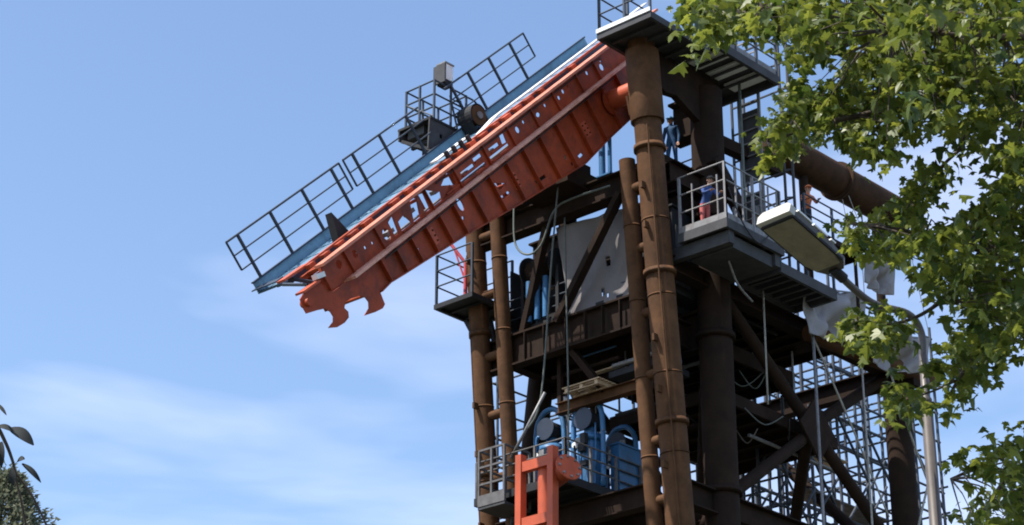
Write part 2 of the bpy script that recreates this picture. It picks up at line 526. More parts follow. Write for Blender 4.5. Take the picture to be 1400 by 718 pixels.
# lower brown tube on the near side
cyl('side_tube', W(6.4, -1.0, 28.35), W(13.6, -1.0, 28.75), 0.3, 'rust', tw, 16)
slab('tube_seat', 6.5, 6.8, -1.1, -0.3, 27.9, 28.15, 'rust_dark', tw)
slab('tube_seat', 12.1, 12.5, -1.3, -0.4, 28.1, 28.35, 'rust_dark', tw)

# conduits, hangers and slack cables about the tower
rk = random.Random(31)
for k in range(16):
    z = rk.choice([26.6, 27.2, 30.6, 31.0, 24.9, 28.1]) + rk.uniform(-.1, .1)
    r = rk.uniform(0.3, 3.2); l0 = rk.uniform(0.2, 2.5)
    cyl('conduit', W(r, l0, z), W(r, l0 + rk.uniform(2, 4), z), rk.uniform(.03, .07), rk.choice(['dark_steel', 'galv', 'blue', 'rust_dark']), tw, 8)
for k in range(16):
    z = rk.choice([27.0, 28.2, 24.9, 26.0, 28.9]) + rk.uniform(-.1, .1)
    l = rk.uniform(-.3, 3.5); r0 = rk.uniform(2.4, 5)
    cyl('conduit', W(r0, l, z), W(r0 + rk.uniform(2, 5), l, z), rk.uniform(.03, .07), rk.choice(['dark_steel', 'galv', 'rust_dark']), tw, 8)
for k in range(22):
    r, l = rk.uniform(0.5, 10), rk.uniform(0.0, 5.0)
    z = rk.choice([25.3, 27.1, 28.1])
    cyl('hanger', W(r, l, z - rk.uniform(.5, 1.7)), W(r, l, z), rk.uniform(.02, .045), rk.choice(['dark_steel', 'galv']), tw, 6)
for k in range(14):
    r, l = rk.uniform(-.2, 7), rk.uniform(-.9, 4.5)
    z = rk.choice([25.3, 27.1, 28.9, 31.2]); dr, dl = rk.uniform(-1.2, 1.6), rk.uniform(-1.2, 1.2)
    a_, b_ = W(r, l, z), W(r + dr, l + dl, z - rk.uniform(0, .3))
    sweep('cable', smooth_path([a_, a_.lerp(b_, .5) - ZV * rk.uniform(.3, .8), b_], 6), .022, rk.choice(['rubber', 'hose_grey', 'galv']), tw, 5)
for (l, z) in ((1.2, 27.2), (2.6, 27.3), (3.4, 27.25), (5.1, 27.2), (4.3, 27.25), (1.9, 27.2)):
    bar('web_stiffener', W(-0.54, l, 27.02), W(-0.54, l, 27.94), 0.03, 0.14, 'rust_dark', tw, RV)

# ------------------------------------------------------------------ platforms
def rail_run(p, pts, h, m, nrails=3, rad=0.028, post=0.036, loops=False, toe=None):
    """posts and rails along a chain of points"""
    for i in range(len(pts) - 1):
        a, b = pts[i], pts[i + 1]
        k = max(1, round((b - a).length / 1.35))
        for j in range(k + (1 if i == len(pts) - 2 else 0)):
            q = a.lerp(b, j / k)
            bar('post', q, q + ZV * h, post * 2, post * 2, m, p, RV)
        for q in range(nrails):
            z = h * (1 - q / (nrails + 0.15))
            cyl('rail', a + ZV * z, b + ZV * z, rad, m, p, 8)
        if toe:
            bar('toe_board', a + ZV * 0.12, b + ZV * 0.12, 0.03, 0.2, toe, p)
def platform(name, label, r0, r1, l0, l1, z, h=1.1, sides='', m='grey_steel', rm='galv', joists=4, depth=0.25, along='l', toe=None, nr=3, deck_m=None):
    p = thing(name, label, 'platform', W((r0 + r1) / 2, (l0 + l1) / 2, z))
    slab('deck', r0 + .05, r1 - .05, l0 + .05, l1 - .05, z - 0.05, z, deck_m or m, p)
    for r in (r0 + .06, r1 - .06):
        bar('edge_beam', W(r, l0, z - depth / 2), W(r, l1, z - depth / 2), 0.12, depth, m, p)
    for l in (l0 + .06, l1 - .06):
        bar('edge_beam', W(r0 + .12, l, z - depth / 2 - .003), W(r1 - .12, l, z - depth / 2 - .003), 0.12, depth, m, p)
    for i in range(joists):
        t = (i + 1) / (joists + 1)
        if along == 'l':
            r = r0 + (r1 - r0) * t
            bar('joist', W(r, l0 + .13, z - depth * .45), W(r, l1 - .13, z - depth * .45), 0.12, depth * .7, m, p, ZV, 'i')
        else:
            l = l0 + (l1 - l0) * t
            bar('joist', W(r0 + .13, l, z - depth * .45), W(r1 - .13, l, z - depth * .45), 0.12, depth * .7, m, p, ZV, 'i')
    cor = {'f': (W(r0 + .06, l0 + .06, z), W(r0 + .06, l1 - .06, z)), 'b': (W(r1 - .06, l0 + .06, z), W(r1 - .06, l1 - .06, z)),
           'n': (W(r0 + .06, l0 + .06, z), W(r1 - .06, l0 + .06, z)), 'w': (W(r0 + .06, l1 - .06, z), W(r1 - .06, l1 - .06, z))}
    for s in sides:
        rail_run(p, cor[s], h, rm, nrails=nr, toe=toe)
    return p
p1 = platform('service_platform', 'grey steel service platform with pale rails and toe boards, right of the near leg', -0.35, 2.6, -2.8, -0.95, 29.55, 1.9, 'fn', 'grey_steel', 'galv', 3, 0.3, toe='galv')
for r in (0.25, 0.6, 1.55, 1.95, 2.4):
    bar('baluster', W(r, -2.74, 29.55), W(r, -2.74, 31.4), 0.045, 0.045, 'galv', p1, RV)
for l in (-2.45, -1.5):
    bar('baluster', W(-0.29, l, 29.55), W(-0.29, l, 31.1), 0.04, 0.04, 'galv', p1, RV)
rail_run(p1, [W(2.54, -2.74, 29.55), W(2.54, -1.0, 29.55)], 1.9, 'galv')
bar('mesh_panel', W(1.3, -2.70, 30.1), W(2.45, -2.70, 30.1), 0.02, 0.9, 'mid_grey', p1)
sweep('cable', smooth_path([W(-0.2, -2.8, 30.6), W(0.4, -2.85, 29.6), W(1.2, -2.85, 29.2), W(2.0, -2.8, 29.9)], 5), 0.025, 'rubber', p1, 5)
slab('tool_box', 0.9, 1.5, -1.4, -1.0, 29.56, 30.2, 'mid_grey', p1)
slab('box_beam', 0.2, 2.2, -2.6, -1.0, 28.8, 29.2, 'grey_steel', p1)
bar('cantilever_beam', W(0.0, -2.7, 29.05), W(0.0, 0.4, 29.05), 0.25, 0.4, 'grey_steel', p1)
bar('cantilever_beam', W(2.35, -2.7, 29.05), W(2.35, 0.4, 29.05), 0.25, 0.4, 'grey_steel', p1)
p2 = platform('side_platform', 'long dark steel side platform behind the street lamp head', 2.65, 5.7, -2.6, -0.95, 29.15, 1.25, 'n', 'grey_steel', 'rail', 6, 0.35)
p3 = platform('top_front_platform', 'topmost dark grey platform over the boom head, pale front edge', -2.6, 0.4, -1.9, 0.25, 36.05, 1.9, 'fw', 'grey_steel', 'rail', 4, 0.22, along='l')
bar('edge_strip', W(-2.62, -1.9, 36.11), W(-2.62, 0.25, 36.11), 0.04, 0.14, 'white_paint', p3)
p4 = platform('top_side_platform', 'high grey platform with open bays underneath, half hidden behind the maple branch', 0.45, 3.95, -2.05, 0.6, 36.36, 1.7, 'n', 'grey_steel', 'rail', 3, 0.3, toe='galv')
for r in (1.3, 2.3, 3.3):
    slab('grating_panel', r - .3, r + .3, -1.9, -0.5, 36.20, 36.27, 'white_paint', p4)
p5 = platform('left_platform', 'small dark platform cantilevered left of the far leg pair', -1.75, 0.3, 6.3, 8.0, 29.3, 1.75, 'fwb', 'dark_steel', 'rail', 2, 0.16)
bar('bracket', W(-0.4, 7.8, 29.1), W(-0.5, 7.1, 28.0), 0.12, 0.16, 'dark_steel', p5)
bar('bracket', W(0.1, 7.2, 29.05), W(0.1, 6.9, 27.8), 0.12, 0.16, 'dark_steel', p5)
p6 = platform('machine_platform', 'lower grey platform carrying the blue pumps inside the front legs', -1.7, 3.2, 2.5, 6.2, 22.35, 1.15, 'nf', 'dark_steel', 'mid_grey', 5, 0.25)
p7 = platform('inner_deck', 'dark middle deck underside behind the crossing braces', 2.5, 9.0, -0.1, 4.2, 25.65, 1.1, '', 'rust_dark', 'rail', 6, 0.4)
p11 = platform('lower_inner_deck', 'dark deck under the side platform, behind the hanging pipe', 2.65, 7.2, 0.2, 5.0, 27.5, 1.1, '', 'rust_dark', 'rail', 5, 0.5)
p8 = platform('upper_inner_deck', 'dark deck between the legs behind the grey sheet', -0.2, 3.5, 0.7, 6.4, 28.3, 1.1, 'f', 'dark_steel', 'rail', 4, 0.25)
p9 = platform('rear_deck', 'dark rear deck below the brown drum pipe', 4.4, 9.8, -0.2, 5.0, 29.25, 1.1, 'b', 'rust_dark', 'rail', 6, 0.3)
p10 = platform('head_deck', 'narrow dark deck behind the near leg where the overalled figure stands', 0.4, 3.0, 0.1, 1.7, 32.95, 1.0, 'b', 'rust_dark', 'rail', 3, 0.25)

# ------------------------------------------------------------------ orange boom
bo = thing('orange_boom', 'long sloping orange steel boom with hooked lower end, leaning out from the tower', 'boom', B(0.5, -1.6, 2.5))
NEAR, FAR = 1.6, 3.35
def bl(l):
    return lambda u, v, w: B(u, v, l + w)
low = [(-1.2, 0.0), (16.9, 0.0), (17.2, 0.42), (17.95, 0.45), (18.14, 0.39), (18.2, 0.2), (18.2, -0.02), (17.75, -0.14), (17.5, -0.22), (17.37, -0.38), (17.36, -0.53), (17.46, -0.64), (17.74, -0.69),
       (17.42, -0.83), (17.1, -0.86), (16.86, -0.82), (16.77, -0.69), (16.83, -0.54), (16.68, -0.43), (16.43, -0.45), (16.05, -0.55), (15.9, -0.68), (15.87, -0.83), (15.98, -0.97), (16.29, -1.05),
       (15.83, -1.17), (15.5, -1.22), (15.34, -1.17), (15.32, -1.05), (15.28, -0.85), (14.76, -0.77), (14.1, -0.83), (10.96, -1.08), (8.35, -1.36), (5.6, -1.6), (4.0, -1.74), (2.3, -1.62), (-1.2, -1.5)]
low_holes = [circ(10.42, -0.30, 0.12, 0.2), circ(10.75, -0.28, 0.04), circ(10.6, -0.66, 0.06), [(8.55, -0.42), (8.0, -0.66), (8.45, -0.72)], [(8.75, -0.85), (8.7, -0.97), (8.08, -1.0), (8.1, -0.88)],
             [(6.75, -1.16), (6.7, -1.28), (6.1, -1.31), (6.13, -1.19)], circ(4.75, -1.2, 0.08), circ(4.6, -1.5, 0.07), [(4.15, -1.42), (4.1, -1.52), (3.85, -1.5), (3.9, -1.4)], circ(13.0, -0.55, 0.04)]
plate('web', low, low_holes, bl(NEAR), (0, 0.035), 'orange', bo)
up_holes = [circ(16.2, 0.49, 0.11), circ(15.44, 0.45, 0.085, 0.1), circ(14.95, 0.42, 0.04), circ(14.6, 0.4, 0.035), circ(13.9, 0.34, 0.15), [(13.62, 0.2), (13.45, 0.2), (13.35, 0.62), (13.6, 0.55)],
            [(13.25, 0.15), (12.75, 0.18), (12.9, 0.45), (13.2, 0.4)], [(12.6, 0.14), (12.3, 0.14), (12.05, 0.66), (12.35, 0.66)], [(12.0, 0.15), (11.75, 0.15), (11.7, 0.6), (11.9, 0.64)],
            [(11.55, 0.15), (11.1, 0.15), (11.0, 0.36), (11.5, 0.62)], [(10.95, 0.15), (10.4, 0.15), (10.45, 0.34)], [(10.75, 0.5), (10.15, 0.28), (10.1, 0.66), (10.3, 0.7)],
            [(9.85, 0.16), (8.55, 0.16), (8.55, 0.25), (9.85, 0.25)], [(9.7, 0.36), (9.05, 0.36), (9.05, 0.44), (9.7, 0.44)], [(8.9, 0.46), (8.5, 0.46), (8.5, 0.55), (8.9, 0.55)],
            [(8.1, 0.16), (7.1, 0.16), (7.1, 0.27), (8.1, 0.27)], [(8.0, 0.4), (7.5, 0.4), (7.5, 0.49), (8.0, 0.49)], [(7.3, 0.38), (7.08, 0.36), (7.02, 0.64), (7.22, 0.66)],
            circ(6.3, 0.42, 0.09), circ(5.85, 0.5, 0.05), circ(5.0, 0.4, 0.1, 0.06), circ(4.45, 0.5, 0.05), circ(3.6, 0.42, 0.06), circ(3.25, 0.5, 0.06), circ(2.9, 0.55, 0.05), circ(1.6, 0.5, 0.06), circ(0.7, 0.36, 0.1), circ(0.6, 0.56, 0.05)]
up_holes = [[(sum(q[0] for q in h_) / len(h_) + (a_ - sum(q[0] for q in h_) / len(h_)) * 1.12, sum(q[1] for q in h_) / len(h_) + (b_ - sum(q[1] for q in h_) / len(h_)) * (1.2 if b_ > .17 else 1.0)) for a_, b_ in h_] for h_ in up_holes]
up_holes = [[(a_, min(.70, max(.08, b_))) for a_, b_ in h_] for h_ in up_holes]
plate('upper_web', [(-3.6, 0.045), (16.85, 0.045), (17.05, 0.4), (16.85, 0.74), (-3.6, 0.74)], up_holes, bl(NEAR), (-0.01, 0.02), 'orange', bo)
for i, hpoly in enumerate(up_holes):                       # raised rims round the larger openings
    us = [p[0] for p in hpoly]; vs2 = [p[1] for p in hpoly]
    if max(us) - min(us) > 0.35:
        bar('rim', B(min(us), min(vs2) - 0.035, NEAR - 0.04), B(max(us), min(vs2) - 0.035, NEAR - 0.04), 0.05, 0.04, 'orange', bo, BN)
# flanges
bar('middle_flange', B(-1.2, 0.02, NEAR - 0.14), B(16.25, 0.02, NEAR - 0.14), 0.46, 0.075, 'lit_edge', bo, BN)
bar('top_chord', B(-3.6, 0.79, NEAR - 0.04), B(16.95, 0.79, NEAR - 0.04), 0.34, 0.08, 'lit_orange', bo, BN)
bar('top_chord', B(-1.2, 0.42, FAR), B(15.9, 0.42, FAR), 0.2, 0.15, 'orange', bo, BN)
bar('bottom_chord', B(-1.2, -1.35, FAR), B(5.6, -1.5, FAR), 0.2, 0.16, 'orange', bo, BN)
bar('bottom_chord', B(5.6, -1.5, FAR), B(15.2, -0.78, FAR), 0.2, 0.16, 'orange', bo, BN)
bot = [(15.25, -0.8), (14.76, -0.76), (14.1, -0.82), (10.96, -1.07), (8.35, -1.35), (5.6, -1.59), (4.0, -1.73), (2.3, -1.61), (-1.2, -1.49)]
for a, b in zip(bot, bot[1:]):
    bar('bottom_flange', B(a[0], a[1] - 0.02, NEAR + 0.08), B(b[0], b[1] - 0.02, NEAR + 0.08), 0.3, 0.04, 'orange', bo, BN)
def bot_n(s):
    for a, b in zip(bot, bot[1:]):
        if a[0] >= s >= b[0]:
            return a[1] + (b[1] - a[1]) * (a[0] - s) / (a[0] - b[0])
    return -0.8
# stiffeners on the near side, and ribs of the upper strip
s = 14.75
while s > 0.2:
    bar('stiffener', B(s, -0.02, NEAR - 0.07), B(s, bot_n(s) + .01, NEAR - 0.07), 0.14, 0.03, 'orange', bo, BD)
    s -= 0.78 if s > 11 else 1.05
for s in (17.0, 15.85, 14.3, 11.62, 10.02, 8.3, 6.8, 5.3, 3.9, 2.3, 1.1):
    bar('upper_rib', B(s, 0.06, NEAR - 0.05), B(s, 0.73, NEAR - 0.05), 0.08, 0.03, 'orange', bo, BD)
# splice plates and bolt rows on the near web
for s in (12.2, 7.6, 3.1):
    bar('splice_plate', B(s - .16, bot_n(s) * .55, NEAR - 0.008), B(s + .16, bot_n(s) * .55, NEAR - 0.008), 0.012, 0.5, 'orange_bright', bo, BN)
    for q in range(3):
        for w_ in (-.1, .1):
            cyl('bolt', B(s + w_, bot_n(s) * .55 - .16 + q * .16, NEAR - 0.04), B(s + w_, bot_n(s) * .55 - .16 + q * .16, NEAR - 0.012), 0.028, 'rust_dark', bo, 6)
cyl('hydraulic_line', B(14.6, -0.13, NEAR - 0.16), B(0.6, -0.13, NEAR - 0.16), 0.022, 'rubber', bo, 6)
cyl('hydraulic_line', B(11.0, 0.64, NEAR - 0.06), B(0.6, 0.64, NEAR - 0.06), 0.02, 'rubber', bo, 6)
# far side posts and cross tubes
for i in range(9):
    s = 15.6 - i * 1.9
    bar('far_post', B(s, bot_n(max(-1.1, min(15.2, s))) * 0.9, FAR), B(s, 0.36, FAR), 0.1, 0.12, 'orange', bo, BD)
    cyl('cross_tube', B(s - .3, -0.75, NEAR + .035), B(s - .3, -0.75, FAR - .1), 0.05, 'orange', bo, 8)
    bar('top_cross', B(s, 0.56, NEAR + .14), B(s, 0.46, FAR - .1), 0.16, 0.08, 'orange', bo, BN)
plate('end_plate', [(13.6, 0.34), (15.6, 0.34), (15.8, 0.1), (15.6, -0.5), (13.6, -0.7)], [circ(14.7, -0.1, 0.2)], bl(FAR), (-0.16, -0.12), 'orange', bo)
# lower end: lugs, rollers
cyl('nose_pin', B(18.0, 0.2, NEAR - 0.12), B(18.0, 0.2, NEAR + 0.16), 0.11, 'orange', bo, 14)
bar('nose_lug', B(17.2, 0.47, NEAR + 0.1), B(17.95, 0.49, NEAR + 0.1), 0.35, 0.06, 'orange_bright', bo, BN)
bar('nose_block', B(16.98, 0.55, NEAR - 0.03), B(17.3, 0.62, NEAR - 0.03), 0.2, 0.14, 'white_paint', bo, BN)
bar('top_tongue', B(16.8, 0.93, NEAR + 0.5), B(17.95, 0.97, NEAR + 0.5), 0.3, 0.06, 'orange_bright', bo, BN)
bar('link_strut', B(17.55, 0.9, 2.2), B(17.25, 0.5, 1.75), 0.07, 0.09, 'navy', bo, BN)
bar('link_strut', B(16.6, 0.62, 3.4), B(17.3, 0.5, 1.9), 0.06, 0.08, 'navy', bo, BN)
# running rail and fixings on the top
bar('top_rail', B(-3.6, 0.93, NEAR + 0.42), B(17.3, 0.93, NEAR + 0.42), 0.10, 0.07, 'orange_bright', bo, BN)
for i in range(22):
    s = 16.9 - i * 0.72
    if rnd.random() < 0.8:
        bar('rail_clip', B(s - .12, 0.89, NEAR + 0.25), B(s + .12 + rnd.random() * .2, 0.89, NEAR + 0.25), 0.16, 0.07 + rnd.random() * .07, 'orange' if rnd.random() < .7 else 'orange_bright', bo, BN)
for i in range(4):
    s = 9.5 - i * 0.42
    bar('clamp', B(s, 0.9, NEAR + 0.3), B(s, 1.16, NEAR + 0.3), 0.1, 0.12, 'dark_steel', bo, BD)
bar('clamp_plate', B(9.9, 1.06, NEAR + 0.55), B(8.0, 1.06, NEAR + 0.55), 0.3, 0.05, 'white_paint', bo, BN)
bar('cover_strip', B(-4.5, 1.02, NEAR + 0.7), B(6.1, 1.02, NEAR + 0.7), 0.2, 0.05, 'white_paint', bo, BN)
bar('cover_strip', B(6.1, 1.02, NEAR + 0.7), B(7.25, 0.9, NEAR + 0.66), 0.24, 0.04, 'white_paint', bo, BN)
plate('stop_bracket', [(14.9, 0.88), (14.35, 0.88), (14.62, 1.62)], [], bl(NEAR + 0.75), (0, 0.25), 'dark_steel', bo)
# trunnion tube between boom and near leg
cyl('trunnion', B(1.15, -0.72, NEAR + 0.5), B(1.0, -0.72, -0.05), 0.33, 'orange_bright', bo, 24)
cyl('trunnion_collar', B(1.2, -0.72, NEAR - 0.02), B(1.2, -0.72, NEAR - 0.12), 0.46, 'orange', bo, 24)
# service boxes and pipe run inside the upper strip
for s, nn in ((12.2, 0.4), (10.7, 0.42), (9.2, 0.3), (7.6, 0.35), (13.4, 0.3)):
    bar('valve_box', B(s, nn - 0.06, NEAR + 0.5), B(s - 0.35, nn - 0.06, NEAR + 0.5), 0.2, 0.12, 'galv', bo, BN)
cyl('service_pipe', B(14, 0.12, NEAR + 0.35), B(1, 0.12, NEAR + 0.35), 0.035, 'galv', bo, 8)

# ------------------------------------------------------------------ walkway on the boom
wk = thing('boom_walkway', 'blue walkway with dark guard rails running up along the boom top', 'walkway', B(8, 0.6, 3.9))
bar('deck', B(-3.3, 0.63, 3.9), B(16.57, 0.63, 3.9), 1.0, 0.05, 'deck_blue', wk, BN)
bar('side_channel', B(-3.3, 0.55, 3.42), B(16.3, 0.55, 3.42), 0.06, 0.14, 'navy', wk, BN)
bar('toe_board', B(-3.3, 0.80, 4.38), B(16.57, 0.80, 4.38), 0.03, 0.28, 'blue_deck', wk, BN)
bar('edge_angle', B(-3.3, 0.965, 4.36), B(16.6, 0.965, 4.36), 0.10, 0.045, 'navy', wk, BN)
bar('end_cap', B(16.59, 0.78, 3.4), B(16.59, 0.78, 4.4), 0.03, 0.33, 'navy', wk, BD)
for i in range(26):
    s = 16.0 - i * 0.75
    bar('tread_bar', B(s, 0.665, 3.45), B(s, 0.665, 4.35), 0.04, 0.02, 'deck_blue', wk, BN)
for i in range(11):
    s = 15.8 - i * 1.7
    bar('outrigger', B(s, 0.52, 3.45), B(s, 0.52, 4.36), 0.08, 0.16, 'navy', wk, BN)
RN = (2.30, 1.87, 1.43)
def walk_rail(s_lo, s_hi, posts, loop_lo=True, loop_hi=True):
    for s in posts:
        bar('post', B(s, 0.95, 4.36), B(s, 2.32, 4.36), 0.07, 0.07, 'rail', wk, BD)
    for k, nn in enumerate(RN):
        e0 = s_lo if k != 2 or not loop_lo else s_lo
        cyl('rail', B(s_lo, nn, 4.36), B(s_hi, nn, 4.36), 0.034 if k == 0 else 0.024, 'rail', wk, 8)
    for s in ([s_lo] if loop_lo else []) + ([s_hi] if loop_hi else []):
        cyl('end_loop', B(s, RN[0], 4.36), B(s, RN[2], 4.36), 0.032, 'rail', wk, 8)
walk_rail(16.72, 11.08, (16.2, 14.63, 13.03, 11.5))
walk_rail(10.85, 6.6, (10.35, 8.85, 7.3), True, False)
walk_rail(5.0, -0.2, (4.6, 3.5, 2.15, 0.75), False, True)

# inspection basket on the far edge of the walkway
bk = thing('inspection_basket', 'level railed inspection basket beside the boom walkway, with tilted grey floor box', 'basket', W(-4.8, 5.1, 33.4))
slab('floor', -5.7, -3.9, 4.42, 5.85, 33.34, 33.42, 'dark_steel', bk)
plate('side_panel', [(-5.7, 33.34), (-3.9, 33.34), (-3.9, 33.1), (-4.7, 32.95), (-5.35, 32.35), (-5.75, 32.3)], [], rl(4.45), (0, 0.05), 'grey_steel', bk)
plate('side_panel', [(-5.7, 33.34), (-3.9, 33.34), (-3.9, 33.1), (-5.7, 33.0)], [], rl(5.78), (0, 0.05), 'grey_steel', bk)
slab('floor_box', -5.5, -4.1, 4.9, 5.6, 33.05, 33.33, 'grey_steel', bk)
bar('strut', W(-5.6, 5.75, 33.0), W(-5.5, 4.45, 32.3), 0.08, 0.1, 'dark_steel', bk)
for r in (-5.2, -4.7, -4.2):
    bar('floor_beam', W(r, 4.45, 32.9), W(r, 5.7, 32.9), 0.1, 0.14, 'dark_steel', bk)
for r, l in ((-5.5, 4.47), (-5.5, 5.7), (-4.05, 5.7), (-4.05, 4.47), (-5.5, 5.1), (-4.75, 4.47), (-4.75, 5.7)):
    bar('post', W(r, l, 33.4), W(r, l, 34.8), 0.06, 0.06, 'rail', bk, RV)
for z in (34.78, 34.3, 33.85):
    for a, b in (((-5.5, 4.47), (-5.5, 5.7)), ((-5.5, 5.7), (-4.05, 5.7)), ((-4.05, 5.7), (-4.05, 4.47)), ((-4.05, 4.47), (-5.5, 4.47))):
        cyl('rail', W(a[0], a[1], z), W(b[0], b[1], z), 0.03, 'rail', bk, 8)
cyl('cross_rail', W(-5.5, 5.7, 34.3), W(-5.5, 4.47, 33.5), 0.026, 'rail', bk, 8)
for dr in (-0.05, 0.42):
    cyl('ladder_stile', W(-4.75 + dr, 4.46, 34.5), W(-4.35 + dr, 4.44, 33.2), 0.032, 'rail', bk, 8)
for i in range(5):
    t = i / 4.6
    cyl('ladder_rung', W(-4.80 + .4 * t, 4.45, 34.4 - 1.2 * t), W(-4.33 + .4 * t, 4.45, 34.4 - 1.2 * t), 0.02, 'rail', bk, 8)
hp = [W(-4.0, 4.45, 34.75), W(-3.65, 4.45, 34.72), W(-3.5, 4.45, 34.5), W(-3.5, 4.45, 34.0), W(-3.7, 4.45, 33.75), W(-4.0, 4.45, 33.7)]
sweep('end_hoop', smooth_path(hp, 5), 0.032, 'rail', bk)
cb = thing('control_cabinet', 'small pale grey cabinet on top of the inspection basket rail', 'cabinet', W(-4.9, 4.6, 34.85))
slab('box', -5.08, -4.72, 4.42, 4.76, 35.0, 35.55, 'white_paint', cb)
slab('side_plate', -5.16, -5.10, 4.36, 4.86, 34.85, 35.5, 'grey_steel', cb)
slab('base', -5.08, -4.72, 4.42, 4.76, 34.82, 34.98, 'dark_steel', cb)
slab('cap', -5.11, -4.69, 4.39, 4.79, 35.555, 35.6, 'galv', cb)
dr_ = thing('hose_drum', 'brown cable drum with dark arched guard on the boom walkway', 'drum', B(4.6, 0.68, 3.9))
c0 = B(4.75, 1.06, 4.1)
cyl('drum', c0 - LV * 0.25, c0 + LV * 0.25, 0.27, 'rust', dr_, 22)
cyl('drum_flange', c0 - LV * 0.30, c0 - LV * 0.255, 0.34, 'rust', dr_, 24)
cyl('drum_flange', c0 + LV * 0.255, c0 + LV * 0.30, 0.34, 'rust', dr_, 24)
cyl('hub', c0 - LV * 0.36, c0 - LV * 0.305, 0.12, 'galv', dr_, 14)
gp = [c0 + BD * (0.40 * math.cos(a)) + BN * (0.40 * math.sin(a)) for a in [math.pi * k / 12 for k in range(13)]]
v_, f_ = [], []
for q in gp:
    v_ += [q - LV * 0.3, q + LV * 0.3]
for i in range(12):
    f_.append((2 * i, 2 * i + 2, 2 * i + 3, 2 * i + 1))
go = mesh_obj('guard', v_, f_, 'dark_steel', dr_)
so = go.modifiers.new('thick', 'SOLIDIFY'); so.thickness = 0.03
for e in (gp[0], gp[-1]):
    bar('bracket', e, e - BN * 0.38, 0.06, 0.45, 'dark_steel', dr_, LV)

# ------------------------------------------------------------------ sheets
def sheet(name, label, corners, nu, nv, sag, seed, holes=(), amp=0.07, m='pale_sheet', ties=0):
    """hanging sheet through four corners (top a, top b, bottom b, bottom a)"""
    rr = random.Random(seed)
    ph = [rr.uniform(0, 6) for _ in range(6)]
    a, b, c, d = corners
    nrm = (b - a).cross(d - a).normalized()
    base = (a + b + c + d) / 4
    verts, faces = [], []
    for j in range(nv + 1):
        for i in range(nu + 1):
            u, v = i / nu, j / nv
            p = a.lerp(b, u).lerp(d.lerp(c, u), v)
            w = amp * (math.sin(7 * u + ph[0] + 2 * v) * math.sin(5 * v + ph[1]) + 0.6 * math.sin(13 * u - 6 * v + ph[2]) + 0.4 * math.sin(19 * u + 11 * v + ph[3]))
            p = p + nrm * (w * (0.25 + math.sin(math.pi * min(1, max(0, u)))) + sag * math.sin(math.pi * u) * math.sin(math.pi * v * .9))
            p = p + ZV * (-abs(sag) * 0.5 * math.sin(math.pi * u) * v)
            verts.append(p)
    for j in range(nv):
        for i in range(nu):
            u, v = (i + .5) / nu, (j + .5) / nv
            if any(abs(u - hu) < hw and abs(v - hv) < hh for hu, hv, hw, hh in holes):
                continue
            q = j * (nu + 1) + i
            faces.append((q, q + 1, q + nu + 2, q + nu + 1))
    o = mesh_obj(name, verts, faces, m, None, smooth=True, base=base)
    md = o.modifiers.new('thick', 'SOLIDIFY'); md.thickness = 0.012
    if ties:
        bar('batten', a + ZV * .02, b + ZV * .02, 0.05, 0.05, 'galv', o)
        for q, tz in ((a, ties), (b, ties)):
            cyl('tie_rope', q, Vector((q.x, q.y, tz)) + LV * (0.6 if tz > 33 else 0), 0.013, 'rope', o, 6)
    return tag(o, label, 'tarpaulin')
sheet('tarpaulin', 'big grey torn sheet hung between the front legs under the boom', (W(-0.45, 3.85, 31.22), W(-0.45, 0.62, 31.0), W(-0.35, 0.58, 28.1), W(-0.25, 3.4, 27.95)), 60, 50, 0.18, 3,
      holes=((0.56, 0.49, 0.02, 0.06), (0.46, 0.80, 0.022, 0.035), (0.53, 0.86, 0.018, 0.03)), m='tarp')
mat('pale_sheet', (0.36, 0.34, 0.345), 0.55, var=0.1, scale=1.5, dirt=(0.2, 0.175, 0.165), dirt_amt=0.7, bump=0.1, fine=4.0, trans=0.2)
sheet('tarpaulin', 'pale crumpled sheet hanging below the side platform, left of the leaf spray', (W(5.0, -1.7, 29.3), W(8.9, -1.6, 30.3), W(8.8, -1.7, 28.7), W(5.2, -1.75, 27.75)), 40, 20, 0.2, 11, amp=0.22, ties=31.3)
sheet('tarpaulin', 'white sheet slung under the leaf spray beside the lamp post', (W(8.9, -1.6, 28.9), W(12.9, -1.6, 29.9), W(12.5, -1.6, 28.6), W(9.0, -1.6, 27.9)), 40, 20, 0.3, 12, amp=0.2, ties=34.0)
sheet('tarpaulin', 'small white sheet above the lamp arm against the drum pipe', (W(9.3, -1.6, 32.3), W(11.2, -1.6, 32.6), W(11.0, -1.4, 31.0), W(9.2, -1.4, 30.9)), 24, 24, 0.2, 13, amp=0.18, ties=34.3)

